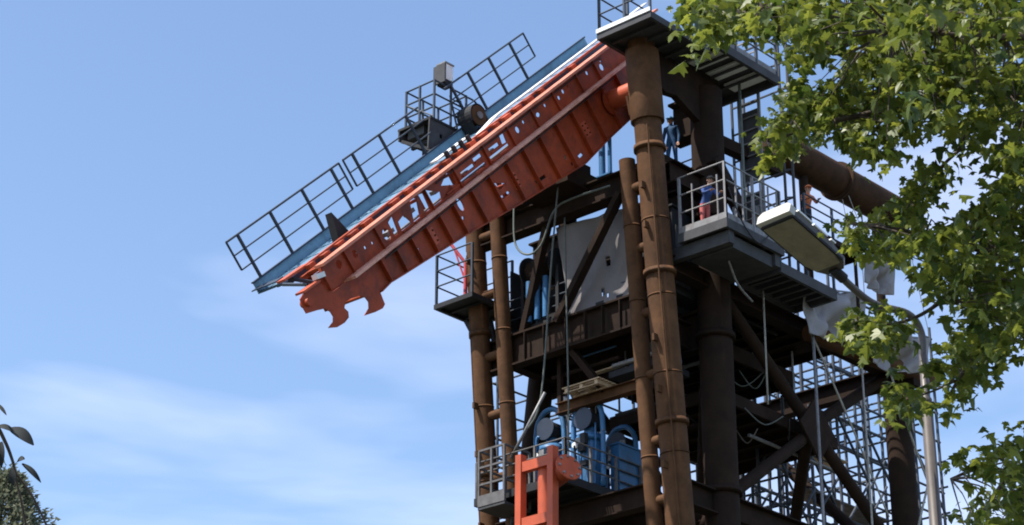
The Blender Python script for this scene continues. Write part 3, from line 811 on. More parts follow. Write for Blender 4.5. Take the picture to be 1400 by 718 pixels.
# ------------------------------------------------------------------ machinery in the tower
def pump(label, r, l, z, h, seed):
    p = thing('hydraulic_pump', label, 'pump', W(r, l, z), 'blue pumps on the machine platform')
    slab('skid', r - .6, r + .6, l - .55, l + .55, z, z + .16, 'dark_steel', p)
    cyl('motor', W(r, l, z + .16), W(r, l, z + h * .55), 0.36, 'blue', p, 20)
    for k in range(10):
        a = 2 * math.pi * k / 10
        q = W(r, l, 0) + Vector((math.cos(a), math.sin(a), 0)) * 0.385
        bar('cooling_fin', q + ZV * (z + .3), q + ZV * (z + h * .5), 0.05, 0.03, 'blue', p, RV)
    cyl('end_bell', W(r, l, z + h * .55), W(r, l, z + h * .62), 0.42, 'blue', p, 20)
    cyl('ball_valve', W(r - .3, l, z + h * .78), W(r + .3, l, z + h * .78), 0.3, 'dark_steel', p, 18)
    cyl('valve_flange', W(r - .36, l, z + h * .78), W(r - .3, l, z + h * .78), 0.36, 'navy', p, 18)
    cyl('neck', W(r, l, z + h * .62), W(r, l, z + h * .7), 0.2, 'blue', p, 14)
    rp_ = random.Random(seed)
    for k in range(7):
        a = rp_.uniform(0, 6.28); q = W(r, l, 0) + Vector((math.cos(a), math.sin(a), 0)) * .5
        z0_ = z + rp_.uniform(.2, 1.0); z1_ = z0_ + rp_.uniform(.5, 1.4)
        sweep('pipe', smooth_path([q + ZV * z0_, q + ZV * z1_, q + ZV * (z1_ + .1) + RV * rp_.uniform(-.4, .4) + LV * rp_.uniform(-.3, .3)], 4), rp_.uniform(.02, .045), rp_.choice(['blue', 'galv', 'rubber', 'blue']), p, 7)
    for k in range(4):
        dl = rp_.uniform(-.5, .3); z0_ = z + rp_.uniform(.4, 1.6)
        slab('junction_box', r - .62, r - .45, l + dl, l + dl + rp_.uniform(.12, .3), z0_, z0_ + rp_.uniform(.12, .35), rp_.choice(['blue', 'galv', 'dark_steel']), p)
    cyl('gauge', W(r - .5, l + .2, z + h * .5), W(r - .55, l + .2, z + h * .5), .09, 'white_paint', p, 12)
    arc = [W(r - .1, l + 0.58, z + .16), W(r - .1, l + .58, z + h * .75), W(r - .1, l + .36, z + h * .95), W(r - .1, l, z + h), W(r - .1, l - .36, z + h * .95), W(r - .1, l - .58, z + h * .75), W(r - .1, l - .58, z + .16)]
    sweep('arch_frame', smooth_path(arc, 5), 0.085, 'blue', p, 10)
    return p
pump('left blue pump with arched frame and dark valve, beside the orange frame', 0.6, 5.0, 22.36, 3.2, 1)
pump('middle blue pump with arched frame below the timber pallet', 0.5, 3.35, 22.36, 3.1, 2)
pump('blue pump half hidden behind the thin near leg', 2.3, 3.5, 22.36, 2.7, 3)
tk = thing('oil_tank', 'blue steel oil tank beside the pumps, right of the middle pump', 'tank', W(1.6, 2.9, 22.36))
slab('tank_body', 1.0, 2.9, 2.62, 2.95, 22.5, 24.0, 'blue', tk)
slab('tank_lid', 0.95, 2.95, 2.58, 2.99, 24.004, 24.06, 'blue', tk)
cyl('filler', W(1.4, 2.8, 24.06), W(1.4, 2.8, 24.25), 0.09, 'galv', tk, 12)
slab('foot', 1.1, 1.3, 2.65, 2.9, 22.36, 22.5, 'dark_steel', tk)
slab('foot', 2.5, 2.7, 2.65, 2.9, 22.36, 22.5, 'dark_steel', tk)
wb = thing('winch_house', 'dark winch housing with blue pipes behind the hose loop', 'winch', W(1.2, 4.8, 28.3))
slab('housing', 0.4, 2.2, 4.0, 5.6, 28.34, 29.6, 'dark_steel', wb)
cyl('drum', W(0.1, 4.2, 30.2), W(0.1, 5.4, 30.2), 0.42, 'rust_dark', wb, 20)
for l in (4.2, 5.4):
    cyl('cheek', W(0.1, l - .03, 30.2), W(0.1, l + .03, 30.2), 0.58, 'dark_steel', wb, 22)
for l in (4.45, 4.8, 5.15):
    cyl('blue_pipe', W(-0.3, l, 28.34), W(-0.3, l, 29.75), 0.10, 'blue', wb, 12)
slab('drum_support', -0.2, 0.38, 4.0, 4.12, 28.34, 30.1, 'dark_steel', wb)
slab('drum_support', -0.2, 0.38, 5.48, 5.6, 28.34, 30.1, 'dark_steel', wb)
for i, (r, l, z0, z1, lab) in enumerate([(-0.4, 5.2, 31.6, 33.0, 'thin blue twin post under the boom, above the hose loop'), (-0.2, 2.1, 32.52, 34.6, 'dark blue jack post standing under the boom head')]):
    bp_ = thing('jack_post', lab, 'post', W(r, l, z0))
    cyl('tube', W(r, l, z0), W(r, l, z1), 0.11, 'blue', bp_, 12)
    cyl('tube', W(r, l - .32, z0), W(r, l - .32, z1), 0.07, 'blue', bp_, 12)
    slab('foot', r - .2, r + .2, l - .5, l + .2, z0 - .05, z0, 'blue', bp_)
    slab('head', r - .2, r + .2, l - .5, l + .2, z1, z1 + .06, 'blue', bp_)
mh = thing('machine_house', 'dark panelled machine house across the tower behind the grey sheet', 'housing', W(3.2, 3.2, 28.3))
slab('roof', 2.3, 4.2, 0.3, 6.3, 31.0, 31.1, 'dark_steel', mh)
for k in (0, 1, 2, 3, 4, 7):
    l0 = 0.35 + k * 0.74
    slab('wall_panel', 2.36 + (k % 2) * .02, 2.42 + (k % 2) * .02, l0, l0 + 0.72, 28.32, 30.98, 'rust_dark' if k % 3 else 'dark_steel', mh)
for k in range(3):
    slab('wall_panel', 2.42 + k * .6, 3.0 + k * .6, 0.28, 0.33, 28.32, 30.98, 'dark_steel', mh)
for k, (r0_, r1_) in enumerate(((0.1, 0.75), (1.0, 1.6), (1.63, 2.3))):
    slab('side_wall', r0_, r1_, 6.28, 6.33, 28.32, 30.9 - .3 * (k == 0), 'dark_steel', mh)
lw = thing('control_hut', 'dark control hut between the near leg and the dark column', 'hut', W(0.9, 1.6, 28.3))
slab('body', 0.75, 1.9, 0.1, 1.7, 28.32, 31.2, 'dark_steel', lw)
slab('window', 0.735, 0.745, 0.3, 1.0, 29.6, 30.5, 'navy', lw)
slab('side_panel', 0.85, 1.5, 0.03, 0.095, 28.6, 30.6, 'grey_steel', lw)
slab('roof', 0.65, 2.0, 0.0, 1.8, 31.204, 31.26, 'dark_steel', lw)
lv_ = thing('valve_skid', 'dark valve skid hanging below the deck beside the near leg', 'valve skid', W(1.0, 0.9, 26.0))
slab('frame', 0.3, 1.9, 0.5, 2.4, 25.9, 26.1, 'dark_steel', lv_)
slab('cabinet', 0.5, 1.2, 0.6, 1.4, 26.104, 26.75, 'grey_steel', lv_)
cyl('vessel', W(1.5, 0.7, 26.45), W(1.5, 2.3, 26.45), 0.32, 'blue', lv_, 16)
cyl('pipe', W(0.4, 0.45, 26.3), W(0.4, 2.3, 26.3), 0.08, 'galv', lv_, 10)
pl = thing('timber_pallet', 'pale timber pallet lying on the cross beam above the pumps', 'pallet', W(0.0, 3.0, 25.51))
for l in (2.3, 2.9, 3.5):
    slab('bearer', -0.45, 0.5, l - .06, l + .06, 25.51, 25.64, 'timber', pl)
for k in range(6):
    r = -0.42 + k * 0.175
    slab('board', r - .065, r + .065, 2.15, 3.65, 25.643, 25.675, 'timber', pl)
for r in (-0.42, 0.02, 0.46):
    slab('bottom_board', r - .05, r + .05, 2.2, 3.6, 25.485, 25.508, 'timber', pl)
plk = tag(slab('plank', 0.5, 0.7, 1.6, 3.2, 27.0, 27.04, 'timber', None), 'short pale plank lying under the front girder', 'plank')
plk.location.z = 26.35

# orange frame in front
of = thing('ladder_mast', 'bright orange ladder frame mast with a vertical tube in front of the pumps', 'mast', W(-3, 2.45, 0))
for l in (1.86, 3.1):
    bar('stile', W(-3.3, l, 0), W(-3.0, l, 22.7), 0.26, 0.22, 'orange_bright', of, LV)
for k in range(13):
    z = 22.3 - k * 1.72
    bar('rung', W(-3.0 - 0.3 * (22.85 - z) / 22.85, 1.99, z), W(-3.0 - 0.3 * (22.85 - z) / 22.85, 2.97, z), 0.2, 0.3, 'orange_bright', of)
cyl('centre_tube', W(-2.75, 2.35, 0), W(-2.75, 2.35, 22.5), 0.24, 'orange_bright', of, 20)
ep = thing('flanged_elbow', 'orange flanged pipe stub to the right of the orange ladder mast', 'pipe', W(-2.75, 2.0, 22.0))
ax = (-LV * 0.85 - RV * 0.25 + ZV * 0.25).normalized()
pe0 = W(-2.62, 2.2, 21.75)
pe1 = pe0 + ax * 0.85
sweep('pipe', [pe0, pe0.lerp(pe1, .5), pe1], [0.22, 0.27, 0.3], 'orange', ep, 18)
cyl('flange', pe1, pe1 + ax * 0.08, 0.42, 'orange_bright', ep, 22)
for k in range(8):
    a = 2 * math.pi * k / 8
    u1 = ax.cross(ZV).normalized(); u2 = u1.cross(ax)
    q = pe1 + ax * .08 + u1 * .34 * math.cos(a) + u2 * .34 * math.sin(a)
    cyl('bolt', q - ax * .02, q + ax * .05, 0.04, 'galv', ep, 6)
# small railed cage on the far legs
cg = thing('access_cage', 'small grey railed cage on the far leg pair, left of the orange mast', 'cage', W(-1.2, 5.4, 21.9))
slab('floor', -1.9, -0.7, 4.75, 5.85, 21.86, 21.94, 'grey_steel', cg)
slab('kick_plate', -1.92, -1.88, 4.75, 5.85, 21.95, 22.3, 'mid_grey', cg)
for r, l in ((-1.88, 4.78), (-1.88, 5.3), (-1.88, 5.82), (-0.72, 4.78), (-0.72, 5.82)):
    bar('post', W(r, l, 21.94), W(r, l, 23.75), 0.07, 0.07, 'mid_grey', cg, RV)
for z in (23.75, 23.2, 22.65):
    for a, b in (((-1.88, 4.78), (-1.88, 5.82)), ((-1.88, 4.78), (-0.72, 4.78)), ((-1.88, 5.82), (-0.72, 5.82))):
        bar('rail', W(*a, z), W(*b, z), 0.06, 0.06, 'mid_grey', cg)
bar('bracket', W(-0.9, 5.3, 21.7), W(-0.3, 5.9, 21.7), 0.12, 0.2, 'grey_steel', cg)

# davit, lights on the left platform
dv = thing('davit', 'red davit arm leaning over the small left platform', 'davit', W(-0.9, 7.2, 29.3))
cyl('mast', W(-0.95, 7.35, 29.3), W(-0.95, 7.35, 30.9), 0.07, 'red_paint', dv, 10)
cyl('jib', W(-0.95, 7.35, 30.85), W(-1.25, 8.0, 31.9), 0.055, 'red_paint', dv, 10)
cyl('stay', W(-0.95, 7.35, 30.2), W(-1.1, 7.7, 31.35), 0.03, 'red_paint', dv, 8)
slab('foot_plate', -1.15, -0.75, 7.15, 7.55, 29.3, 29.34, 'red_paint', dv)
slab('winch_box', -1.05, -0.85, 6.75, 7.25, 31.2, 31.5, 'dark_steel', dv)
bar('winch_arm', W(-0.95, 7.3, 30.9), W(-0.95, 7.0, 31.22), 0.06, 0.06, 'dark_steel', dv)
fl = thing('floodlight', 'pair of white floodlight bowls beside the red davit', 'floodlight', W(-0.9, 6.85, 29.3))
cyl('stand', W(-0.85, 6.9, 29.3), W(-0.85, 6.9, 30.45), 0.04, 'rail', fl, 8)
for z, rr_ in ((30.35, 0.2), (29.9, 0.16)):
    q = W(-0.9, 6.9, z)
    v_, f_ = [], []
    dirv = (-RV * .6 - LV * .5 - ZV * .3).normalized()
    x1 = dirv.cross(ZV).normalized(); x2 = x1.cross(dirv)
    for a_ in range(6):
        ph = (a_ + 0.15) / 6 * math.pi * 0.5
        for b_ in range(14):
            t_ = 2 * math.pi * b_ / 14
            v_.append(q - dirv * (rr_ * math.cos(ph)) + (x1 * math.cos(t_) + x2 * math.sin(t_)) * rr_ * math.sin(ph))
    for a_ in range(5):
        for b_ in range(14):
            f_.append((a_ * 14 + b_, a_ * 14 + (b_ + 1) % 14, a_ * 14 + 14 + (b_ + 1) % 14, a_ * 14 + 14 + b_))
    f_.append(tuple(range(14)))
    f_.append(tuple(reversed(range(70, 84))))
    mesh_obj('bowl', v_, f_, 'white_paint', fl, smooth=True)

# ropes, hoses, poles
def line(name, label, cat, pts, rad, m, n=8):
    pts = smooth_path(pts, n) if n > 1 and len(pts) > 2 else pts
    o = sweep(name, pts, rad, m, None, 6, base=pts[-1])
    return tag(o, label, cat)
line('hoist_rope', 'grey hoist rope hanging from the boom down past the grey sheet', 'rope', [W(-1.6, 2.75, 32.0), W(-1.55, 3.1, 29.5), W(-1.5, 3.6, 25.2), W(-1.5, 4.15, 24.2)], 0.032, 'hose_grey')
line('hoist_rope', 'second thin rope hanging beside the timber pallet', 'rope', [W(-0.9, 3.1, 31.2), W(-0.8, 3.15, 28.5), W(-0.7, 3.2, 25.0), W(-0.7, 3.25, 22.4)], 0.026, 'hose_grey')
line('guy_pole', 'pale slanting pole above the small grey cage', 'pole', [W(-1.5, 4.85, 23.4), W(-1.5, 3.45, 25.2)], 0.05, 'galv', 1)
line('hose_loop', 'grey hose sagging in a loop below the orange boom', 'hose', [W(-1.3, 4.9, 32.0), W(-1.3, 4.85, 30.7), W(-1.3, 4.35, 30.15), W(-1.3, 3.75, 30.3), W(-1.3, 3.2, 31.3), W(-1.3, 2.5, 31.5), W(-1.3, 0.9, 31.45)], 0.036, 'hose_grey')
line('drop_pipe', 'light grey pipe hanging down in front of the crossing braces', 'pipe', [W(5.7, -1.6, 29.0), W(5.6, -1.6, 12.0)], 0.05, 'galv', 1)
line('drop_rope', 'thin rope hanging right of the light grey pipe, before the braces', 'rope', [W(8.6, -1.5, 29.0), W(8.5, -1.5, 12.0)], 0.035, 'rope', 1)
line('drop_rope', 'short pale rope hanging under the side platform by the dark column', 'rope', [W(3.5, -1.3, 28.8), W(3.45, -1.3, 25.0)], 0.03, 'rope', 1)
line('stay_rope', 'slack slanting stay rope crossing the brace node', 'rope', [W(6.0, -1.3, 28.2), W(8.0, -1.3, 25.6), W(9.9, -1.3, 22.9)], 0.035, 'rope')
line('stay_rope', 'slanting stay rope in front of the rear column by the lamp post', 'rope', [W(10.6, -1.3, 28.2), W(11.6, -1.3, 26.2), W(13.0, -1.3, 23.9)], 0.04, 'rope')
line('stay_rope', 'stay rope running down left across the rear column foot', 'rope', [W(13.0, -1.3, 25.6), W(11.6, -1.3, 22.8), W(10.8, -1.3, 20.0)], 0.04, 'rope')
line('stand_pipe', 'thin green grey vertical pipe beside the high side platform', 'pipe', [W(3.1, -1.05, 36.1), W(3.1, -1.05, 29.6)], 0.05, 'hose_grey', 1)
line('cable', 'cable loop under the grey service platform', 'cable', [W(0.9, -1.9, 28.8), W(1.6, -1.7, 28.3), W(2.6, -1.5, 28.1)], 0.04, 'galv')
# vertical service mast behind the high platform
sm = thing('cable_ladder', 'grey cable ladder rising behind the high side platform', 'ladder', W(3.7, -0.2, 29.6))
for l in (-1.15, -0.35):
    bar('stile', W(4.0, l, 29.3), W(4.0, l, 38.6), 0.1, 0.06, 'galv', sm, RV)
for k in range(19):
    bar('rung', W(4.0, -1.12, 29.7 + k * .47), W(4.0, -0.38, 29.7 + k * .47), 0.04, 0.05, 'galv', sm)
for r, l in ((4.5, -2.0), (4.5, 0.3), (5.2, -1.2), (5.2, 0.3)):
    bar('stile', W(r, l, 29.3), W(r, l, 38.4), 0.07, 0.07, 'grey_steel', sm, RV)
for k in range(9):
    bar('rung', W(4.5, -2.0, 30.2 + k), W(4.5, 0.3, 30.2 + k), 0.05, 0.05, 'grey_steel', sm)
    bar('rung', W(4.5, -2.0, 30.2 + k), W(5.2, -1.2, 30.7 + k), 0.05, 0.05, 'grey_steel', sm)
for z0, z1 in ((30.6, 32.6), (33.0, 35.6)):
    slab('back_panel', 4.05, 4.08, -1.1, -0.4, z0, z1, 'grey_steel', sm)

# ------------------------------------------------------------------ scaffold
sc = thing('scaffold', 'dense tube scaffold rising behind the tower at lower right', 'scaffold', W(15, 5, 0))
RS = [8.0, 9.6, 11.2, 12.9, 14.6, 16.3, 18.0, 19.7]
LS = [2.4, 3.8, 5.4, 7.2]
ZS = [17.0 + 1.0 * k for k in range(17)]
def topz(r):
    return 27.0 if r < 12.5 else 33.0
for r in RS:
    for l in LS:
        cyl('standard', W(r, l, 0), W(r, l, topz(r) + rnd.uniform(0, 1.2)), 0.06, 'scaffold_tube', sc, 7)
for l in LS:
    for z in ZS:
        r1 = RS[-1] + .2
        r0 = RS[0] - .2 if z < 27 else 12.7
        if rnd.random() < 0.85:
            cyl('ledger', W(r0, l + .06, z + rnd.uniform(-.1, .1)), W(r1, l + .06, z + rnd.uniform(-.1, .1)), 0.05, 'scaffold_tube', sc, 6)
for r in RS:
    for z in ZS:
        if z < topz(r) and rnd.random() < 0.75:
            cyl('transom', W(r + .06, LS[0] - .2, z + .1), W(r + .06, LS[-1] + .2, z + .1), 0.045, 'scaffold_tube', sc, 6)
for i in range(64):
    k = rnd.randrange(len(RS) - 1)
    z = rnd.choice([18, 19, 20, 21, 22, 23, 24, 25, 26, 28])
    l = rnd.choice(LS) - .07
    a, b = (RS[k], RS[k + 1]) if rnd.random() < .5 else (RS[k + 1], RS[k])
    cyl('sway_brace', W(a, l, z), W(b, l, z + 2), 0.05, 'scaffold_tube', sc, 6)
for z, r0, r1, l in ((24.05, 11.6, 15.4, 3.95), (28.05, 13.6, 17.4, 5.4), (21.05, 13.6, 19.4, 3.95)):
    for k in range(4):
        slab('scaffold_board', r0, r1, l - .45 + k * .24, l - .24 + k * .24, z, z + .05, 'timber', sc)

for z, r0, r1, l in ((22.05, 8.2, 12.8, 3.1), (25.05, 11.3, 16.2, 3.1), (18.05, 8.2, 14.5, 3.1), (23.05, 14.7, 19.6, 4.6)):
    for k in range(4):
        slab('scaffold_board', r0, r1, l - .45 + k * .24, l - .24 + k * .24, z, z + .05, 'mid_grey', sc)
sc2 = thing('scaffold', 'thin tube scaffold seen through the gap above the blue pumps', 'scaffold', W(6.8, 9, 0))
for r in (4.4, 6.2, 8.0):
    for l in (7.6, 9.2, 10.8):
        cyl('standard', W(r, l, 0), W(r, l, 31.5 + rnd.uniform(0, .8)), 0.05, 'scaffold_tube', sc2, 7)
for z in range(22, 32):
    for l in (7.6, 9.2, 10.8):
        cyl('ledger', W(4.2, l + .06, z), W(8.2, l + .06, z), 0.045, 'scaffold_tube', sc2, 6)
    for r in (4.4, 6.2, 8.0):
        cyl('transom', W(r + .06, 7.4, z + .1), W(r + .06, 11.0, z + .1), 0.04, 'scaffold_tube', sc2, 6)
for z in (23, 25, 27, 29):
    cyl('sway_brace', W(4.4, 7.53, z), W(6.2, 7.53, z + 2), 0.045, 'scaffold_tube', sc2, 6)
    cyl('sway_brace', W(8.0, 9.13, z), W(6.2, 9.13, z + 2), 0.045, 'scaffold_tube', sc2, 6)

# ------------------------------------------------------------------ street lamp
LA = math.radians(48)
lax = Vector((math.sin(LA), math.cos(LA), 0))
lside = Vector((math.cos(LA), -math.sin(LA), 0))
lt = math.radians(19)
ldir = lax * math.cos(lt) - ZV * math.sin(lt)
lup = lax * math.sin(lt) + ZV * math.cos(lt)
tip = at(1059, 299, 24.0)
head_len, half = 1.05, 0.235
arm_end = tip + ldir * (head_len + 0.62)
pole_top = at(1259, 452, 25.05)
base = Vector((pole_top.x - 0.05, pole_top.y, 0))
lp = thing('street_lamp', 'tall grey street lamp with broad flat pale head, in front of the tower', 'street lamp', base)
step = base.lerp(pole_top, (at(1266, 565, 25.05).z) / pole_top.z)
def sweep_to(name, pts, rads, m, p, sides=14):
    return sweep(name, pts, rads, m, p, sides)
sweep_to('pole', [base, base.lerp(step, .5), step - ZV * .02], [0.11, 0.085, 0.066], 'lamp_metal', lp)
sweep_to('upper_pole', [step - ZV * .03, step + ZV * .02, step + ZV * .05, pole_top - ZV * .3], [0.066, 0.066, 0.05, 0.047], 'lamp_metal', lp)
sweep_to('arm', smooth_path([pole_top - ZV * .32, pole_top - ZV * .02, pole_top + (arm_end - pole_top) * .25 + ZV * 0.12, arm_end, tip + ldir * (head_len - .02)], 7), 0.043, 'lamp_metal', lp)
cyl('base_flange', base, base + ZV * .05, 0.2, 'lamp_metal', lp, 18)
def H3(u, v, w):                # along, across, up
    return tip + ldir * u + lside * v + lup * w
hv, hf = [], []
secs = [(0.06, 1.0, 0.11), (0.12, 1.0, 0.12), (0.7, 1.0, 0.12), (0.95, 0.85, 0.11), (1.05, 0.5, 0.10)]
for u, k, hgt in secs:
    hw = half * k
    hv += [H3(u, -hw, 0), H3(u, -hw, hgt * .55), H3(u, -hw * .72, hgt), H3(u, hw * .72, hgt), H3(u, hw, hgt * .55), H3(u, hw, 0)]
for i in range(len(secs) - 1):
    for k in range(6):
        a, b = i * 6 + k, i * 6 + (k + 1) % 6
        hf.append((a, b, b + 6, a + 6))
hf.append(tuple(reversed(range(6)))); hf.append(tuple(range(len(hv) - 6, len(hv))))
hd = mesh_obj('lamp_head', hv, hf, 'lamp_metal', lp)
plate('front_cap', [(-half, -.01), (-half, .09), (-half * .75, .135), (half * .75, .135), (half, .09), (half, -.01)], [], lambda u, v, w: H3(w, u * 1.02, v), (-0.03, 0.06), 'lamp_cap', hd)
for u0, u1 in ((0.1, 0.34), (0.37, 0.6), (0.66, 0.74)):  # broken white strips painted in as glints along the head's upper edge
    plate('top_glint', [(u0, half * .76), (u1, half * .76), (u1, half * 1.03), (u0, half * 1.03)], [], H3, (0.085, 0.105), 'white_paint', hd)
plate('lens', [(0.07, -half * .9), (0.78, -half * .9), (0.92, -half * .7), (0.92, half * .7), (0.78, half * .9), (0.07, half * .9)], [], H3, (-0.035, -0.003), 'lamp_lens', hd)
for v0, v1 in ((-half * 1.0, -half * .91), (half * .91, half * 1.0)):
    plate('rim', [(0.04, v0), (0.9, v0), (0.9, v1), (0.04, v1)], [], H3, (-0.03, -0.003), 'dark_steel', hd)
plate('rim', [(0.03, -half * .9), (0.065, -half * .9), (0.065, half * .9), (0.03, half * .9)], [], H3, (-0.03, -0.003), 'dark_steel', hd)
cyl('photocell', H3(0.25, -half * .45, .14), H3(0.25, -half * .45, .22), 0.045, 'white_paint', hd, 12)
cyl('spigot', tip + ldir * (head_len - .05), tip + ldir * (head_len + .14), 0.062, 'dark_steel', lp, 14)

# ------------------------------------------------------------------ workers
def person(name, label, foot, face, top_m, leg_m, pose='stand', height=1.75, helmet='white_paint'):
    """one continuous skinned body; face: direction looked at"""
    f = Vector((face.x, face.y, 0)).normalized()
    sd = f.cross(ZV)                                   # the person's right
    k = height / 1.75
    lean = {'stand': 0.02, 'bend': 0.28, 'work': 0.14}[pose]
    def P(x, y, z):                                    # right, forward, up
        return (sd * x + f * y + ZV * z) * k
    V, Rr, E = [], [], []
    def v(p, r, par=None):
        V.append(p); Rr.append(r * k)
        if par is not None:
            E.append((par, len(V) - 1))
        return len(V) - 1
    pel = v(P(0, 0, .96), .145)
    wa = v(P(0, lean * .25, 1.10), .13, pel)
    ch = v(P(0, lean * .7, 1.30), .155, wa)
    sh = v(P(0, lean * .95, 1.42), .12, ch)
    nk = v(P(0, lean * 1.1, 1.49), .058, sh)
    hb = v(P(0, lean * 1.2 + .015, 1.56), .075, nk)
    hm = v(P(0, lean * 1.25 + .02, 1.64), .09, hb)
    ht = v(P(0, lean * 1.25 + .01, 1.71), .075, hm)
    skin_from = {nk, hb, hm, ht}
    for s_ in (-1, 1):
        hp_ = v(P(.09 * s_, 0, .90), .105, pel)
        kn = v(P(.11 * s_, .05 if s_ > 0 else -.01, .50), .068, hp_)
        an = v(P(.12 * s_, .03 if s_ > 0 else -.06, .10), .048, kn)
        he = v(P(.12 * s_, (.02 if s_ > 0 else -.07), .045), .045, an)
        v(P(.13 * s_, .16 if s_ > 0 else .07, .035), .036, he)
        so_ = v(P(.185 * s_, lean * .95, 1.40), .07, sh)
        if pose == 'work' or (pose == 'bend'):
            el = v(P(.26 * s_, .10 + lean, 1.17), .05, so_)
            wr = v(P(.19 * s_, .34 + lean, 1.16), .034, el)
            hd_dir = P(-.02 * s_, .1, -.01)
        else:
            el = v(P(.25 * s_, -.02 + lean, 1.13), .05, so_)
            wr = v(P(.25 * s_, .06 + lean, .88), .034, el)
            hd_dir = P(0, .03, -.10)
        hn = v(V[wr] + hd_dir * .8, .036, wr)
        skin_from |= {hn}
        for q in range(4):
            off = sd * (.024 * (q - 1.5)) * k
            ln = (1.35, 1.5, 1.45, 1.2)[q]
            f1 = v(V[wr] + hd_dir * 1.15 + off, .0095, hn)
            f2 = v(V[wr] + hd_dir * ln + off + f * .012, .009, f1)
            f3 = v(V[wr] + hd_dir * (ln + .28) + off + f * .03 - ZV * .006, .008, f2)
            skin_from |= {f1, f2, f3}
        t1 = v(V[wr] + hd_dir * .6 - sd * (.05 * s_) * k, .011, hn)
        t2 = v(V[wr] + hd_dir * 1.0 - sd * (.062 * s_) * k + f * .02, .0095, t1)
        skin_from |= {t1, t2}
    root = thing(name, label, 'person', foot)
    me = bpy.data.meshes.new('body')
    me.from_pydata([tuple(p) for p in V], E, [])
    o = bpy.data.objects.new('body_source', me)
    C.objects.link(o)
    sk = o.modifiers.new('skin', 'SKIN')
    sk.use_smooth_shade = True
    for i, sv in enumerate(me.skin_vertices[0].data):
        sv.radius = (Rr[i], Rr[i])
        sv.use_root = i == 0
    su = o.modifiers.new('sub', 'SUBSURF'); su.levels = 2; su.render_levels = 2
    dg = bpy.context.evaluated_depsgraph_get()
    me2 = bpy.data.meshes.new_from_object(o.evaluated_get(dg))
    bpy.data.objects.remove(o)
    me2.materials.clear()
    for m_ in (top_m, leg_m, 'skin', 'boot'):
        me2.materials.append(M[m_])
    for p in me2.polygons:
        c = p.center
        best = min(range(len(V)), key=lambda i: (V[i] - c).length - Rr[i])
        z = c.z / k
        if best in skin_from:
            p.material_index = 2
        elif z < .13:
            p.material_index = 3
        elif z < .98 and abs((c.dot(sd)) / k) < .21:
            p.material_index = 1
        else:
            p.material_index = 0
        p.use_smooth = True
    link('body', me2, Matrix.Translation(foot), root)
    hc = foot + V[hm]
    # face
    for s_ in (-1, 1):
        q = hc + sd * (.034 * s_ * k) + f * (.083 * k) + ZV * (.008 * k)
        cyl('eye', q, q + f * .008, 0.011, 'boot', root, 8)
        q = hc + sd * (.092 * s_ * k) - ZV * .01
        cyl('ear', q - sd * .01 * s_, q + sd * .01 * s_, 0.028, 'skin', root, 8)
    bar('nose', hc + f * (.088 * k) + ZV * .0, hc + f * (.108 * k) - ZV * .035, .022, .02, 'skin', root, sd)
    bar('mouth', hc + f * (.084 * k) - ZV * .058 - sd * .022, hc + f * (.084 * k) - ZV * .058 + sd * .022, .01, .01, 'cloth_red', root)
    # helmet with brim over short hair
    hvv, hff = [], []
    R0, rings, seg = .125 * k, 6, 16
    for a_ in range(rings):
        ph = a_ / (rings - 1) * math.pi / 2
        for b_ in range(seg):
            t_ = 2 * math.pi * b_ / seg
            rad = R0 * math.cos(ph * .97)
            hvv.append(hc + ZV * (.035 * k + R0 * .95 * math.sin(ph)) + f * rad * 1.08 * math.cos(t_) + sd * rad * .92 * math.sin(t_))
    for a_ in range(rings - 1):
        for b_ in range(seg):
            hff.append((a_ * seg + b_, a_ * seg + (b_ + 1) % seg, (a_ + 1) * seg + (b_ + 1) % seg, (a_ + 1) * seg + b_))
    hff.append(tuple(range((rings - 1) * seg, rings * seg)))
    hff.append(tuple(reversed(range(seg))))
    hel = mesh_obj('helmet', hvv, hff, helmet, root, smooth=True)
    bar('brim', hc + ZV * (.04 * k) + f * (.10 * k), hc + ZV * (.03 * k) + f * (.175 * k), .17 * k, .012, helmet, hel)
    cyl('hair', hc + ZV * .0 - f * .035 * k, hc + ZV * .04 * k - f * .03 * k, .084 * k, 'hair', root, 14)
    return root
person('person', 'worker in blue jacket and red trousers bending at the rails of the grey service platform', W(0.25, -1.55, 29.56), -RV * 0.4 - LV, 'cloth_blue', 'cloth_red', 'bend', 1.78, 'lamp_metal')
person('person', 'worker in blue overalls standing in the opening behind the near leg', W(1.55, 0.62, 32.97), -RV - LV * .3, 'cloth_overall', 'cloth_overall', 'stand', 1.85, 'blue')
person('person', 'worker in orange jacket half hidden behind the street lamp head', W(5.9, -1.5, 29.16 + 2.25), -RV * .5 - LV, 'cloth_orange', 'cloth_dark', 'work', 1.76, 'cloth_orange')
wp = platform('work_deck', 'short raised deck under the brown drum pipe where the orange jacket stands', 4.9, 8.2, -2.1, -0.85, 31.40, 1.1, 'n', 'rust_dark', 'rail', 2, 0.2)
for r in (5.1, 8.0):
    cyl('support', W(r, -1.9, 29.15), W(r, -1.9, 31.2), 0.06, 'rust_dark', wp, 8)

# ------------------------------------------------------------------ trees
def pip(x, y, poly):
    c = False
    j = len(poly) - 1
    for i in range(len(poly)):
        xi, yi = poly[i]; xj, yj = poly[j]
        if (yi > y) != (yj > y) and x < (xj - xi) * (y - yi) / (yj - yi) + xi:
            c = not c
        j = i
    return c
def bearing(p):
    w = p - Vector((0, 0, 1.6))
    cp, sp = math.cos(PITCH), math.sin(PITCH)
    fw = w.y * cp + w.z * sp
    return 700 + FPX * w.x / fw, 359 - FPX * (-w.y * sp + w.z * cp) / fw, fw

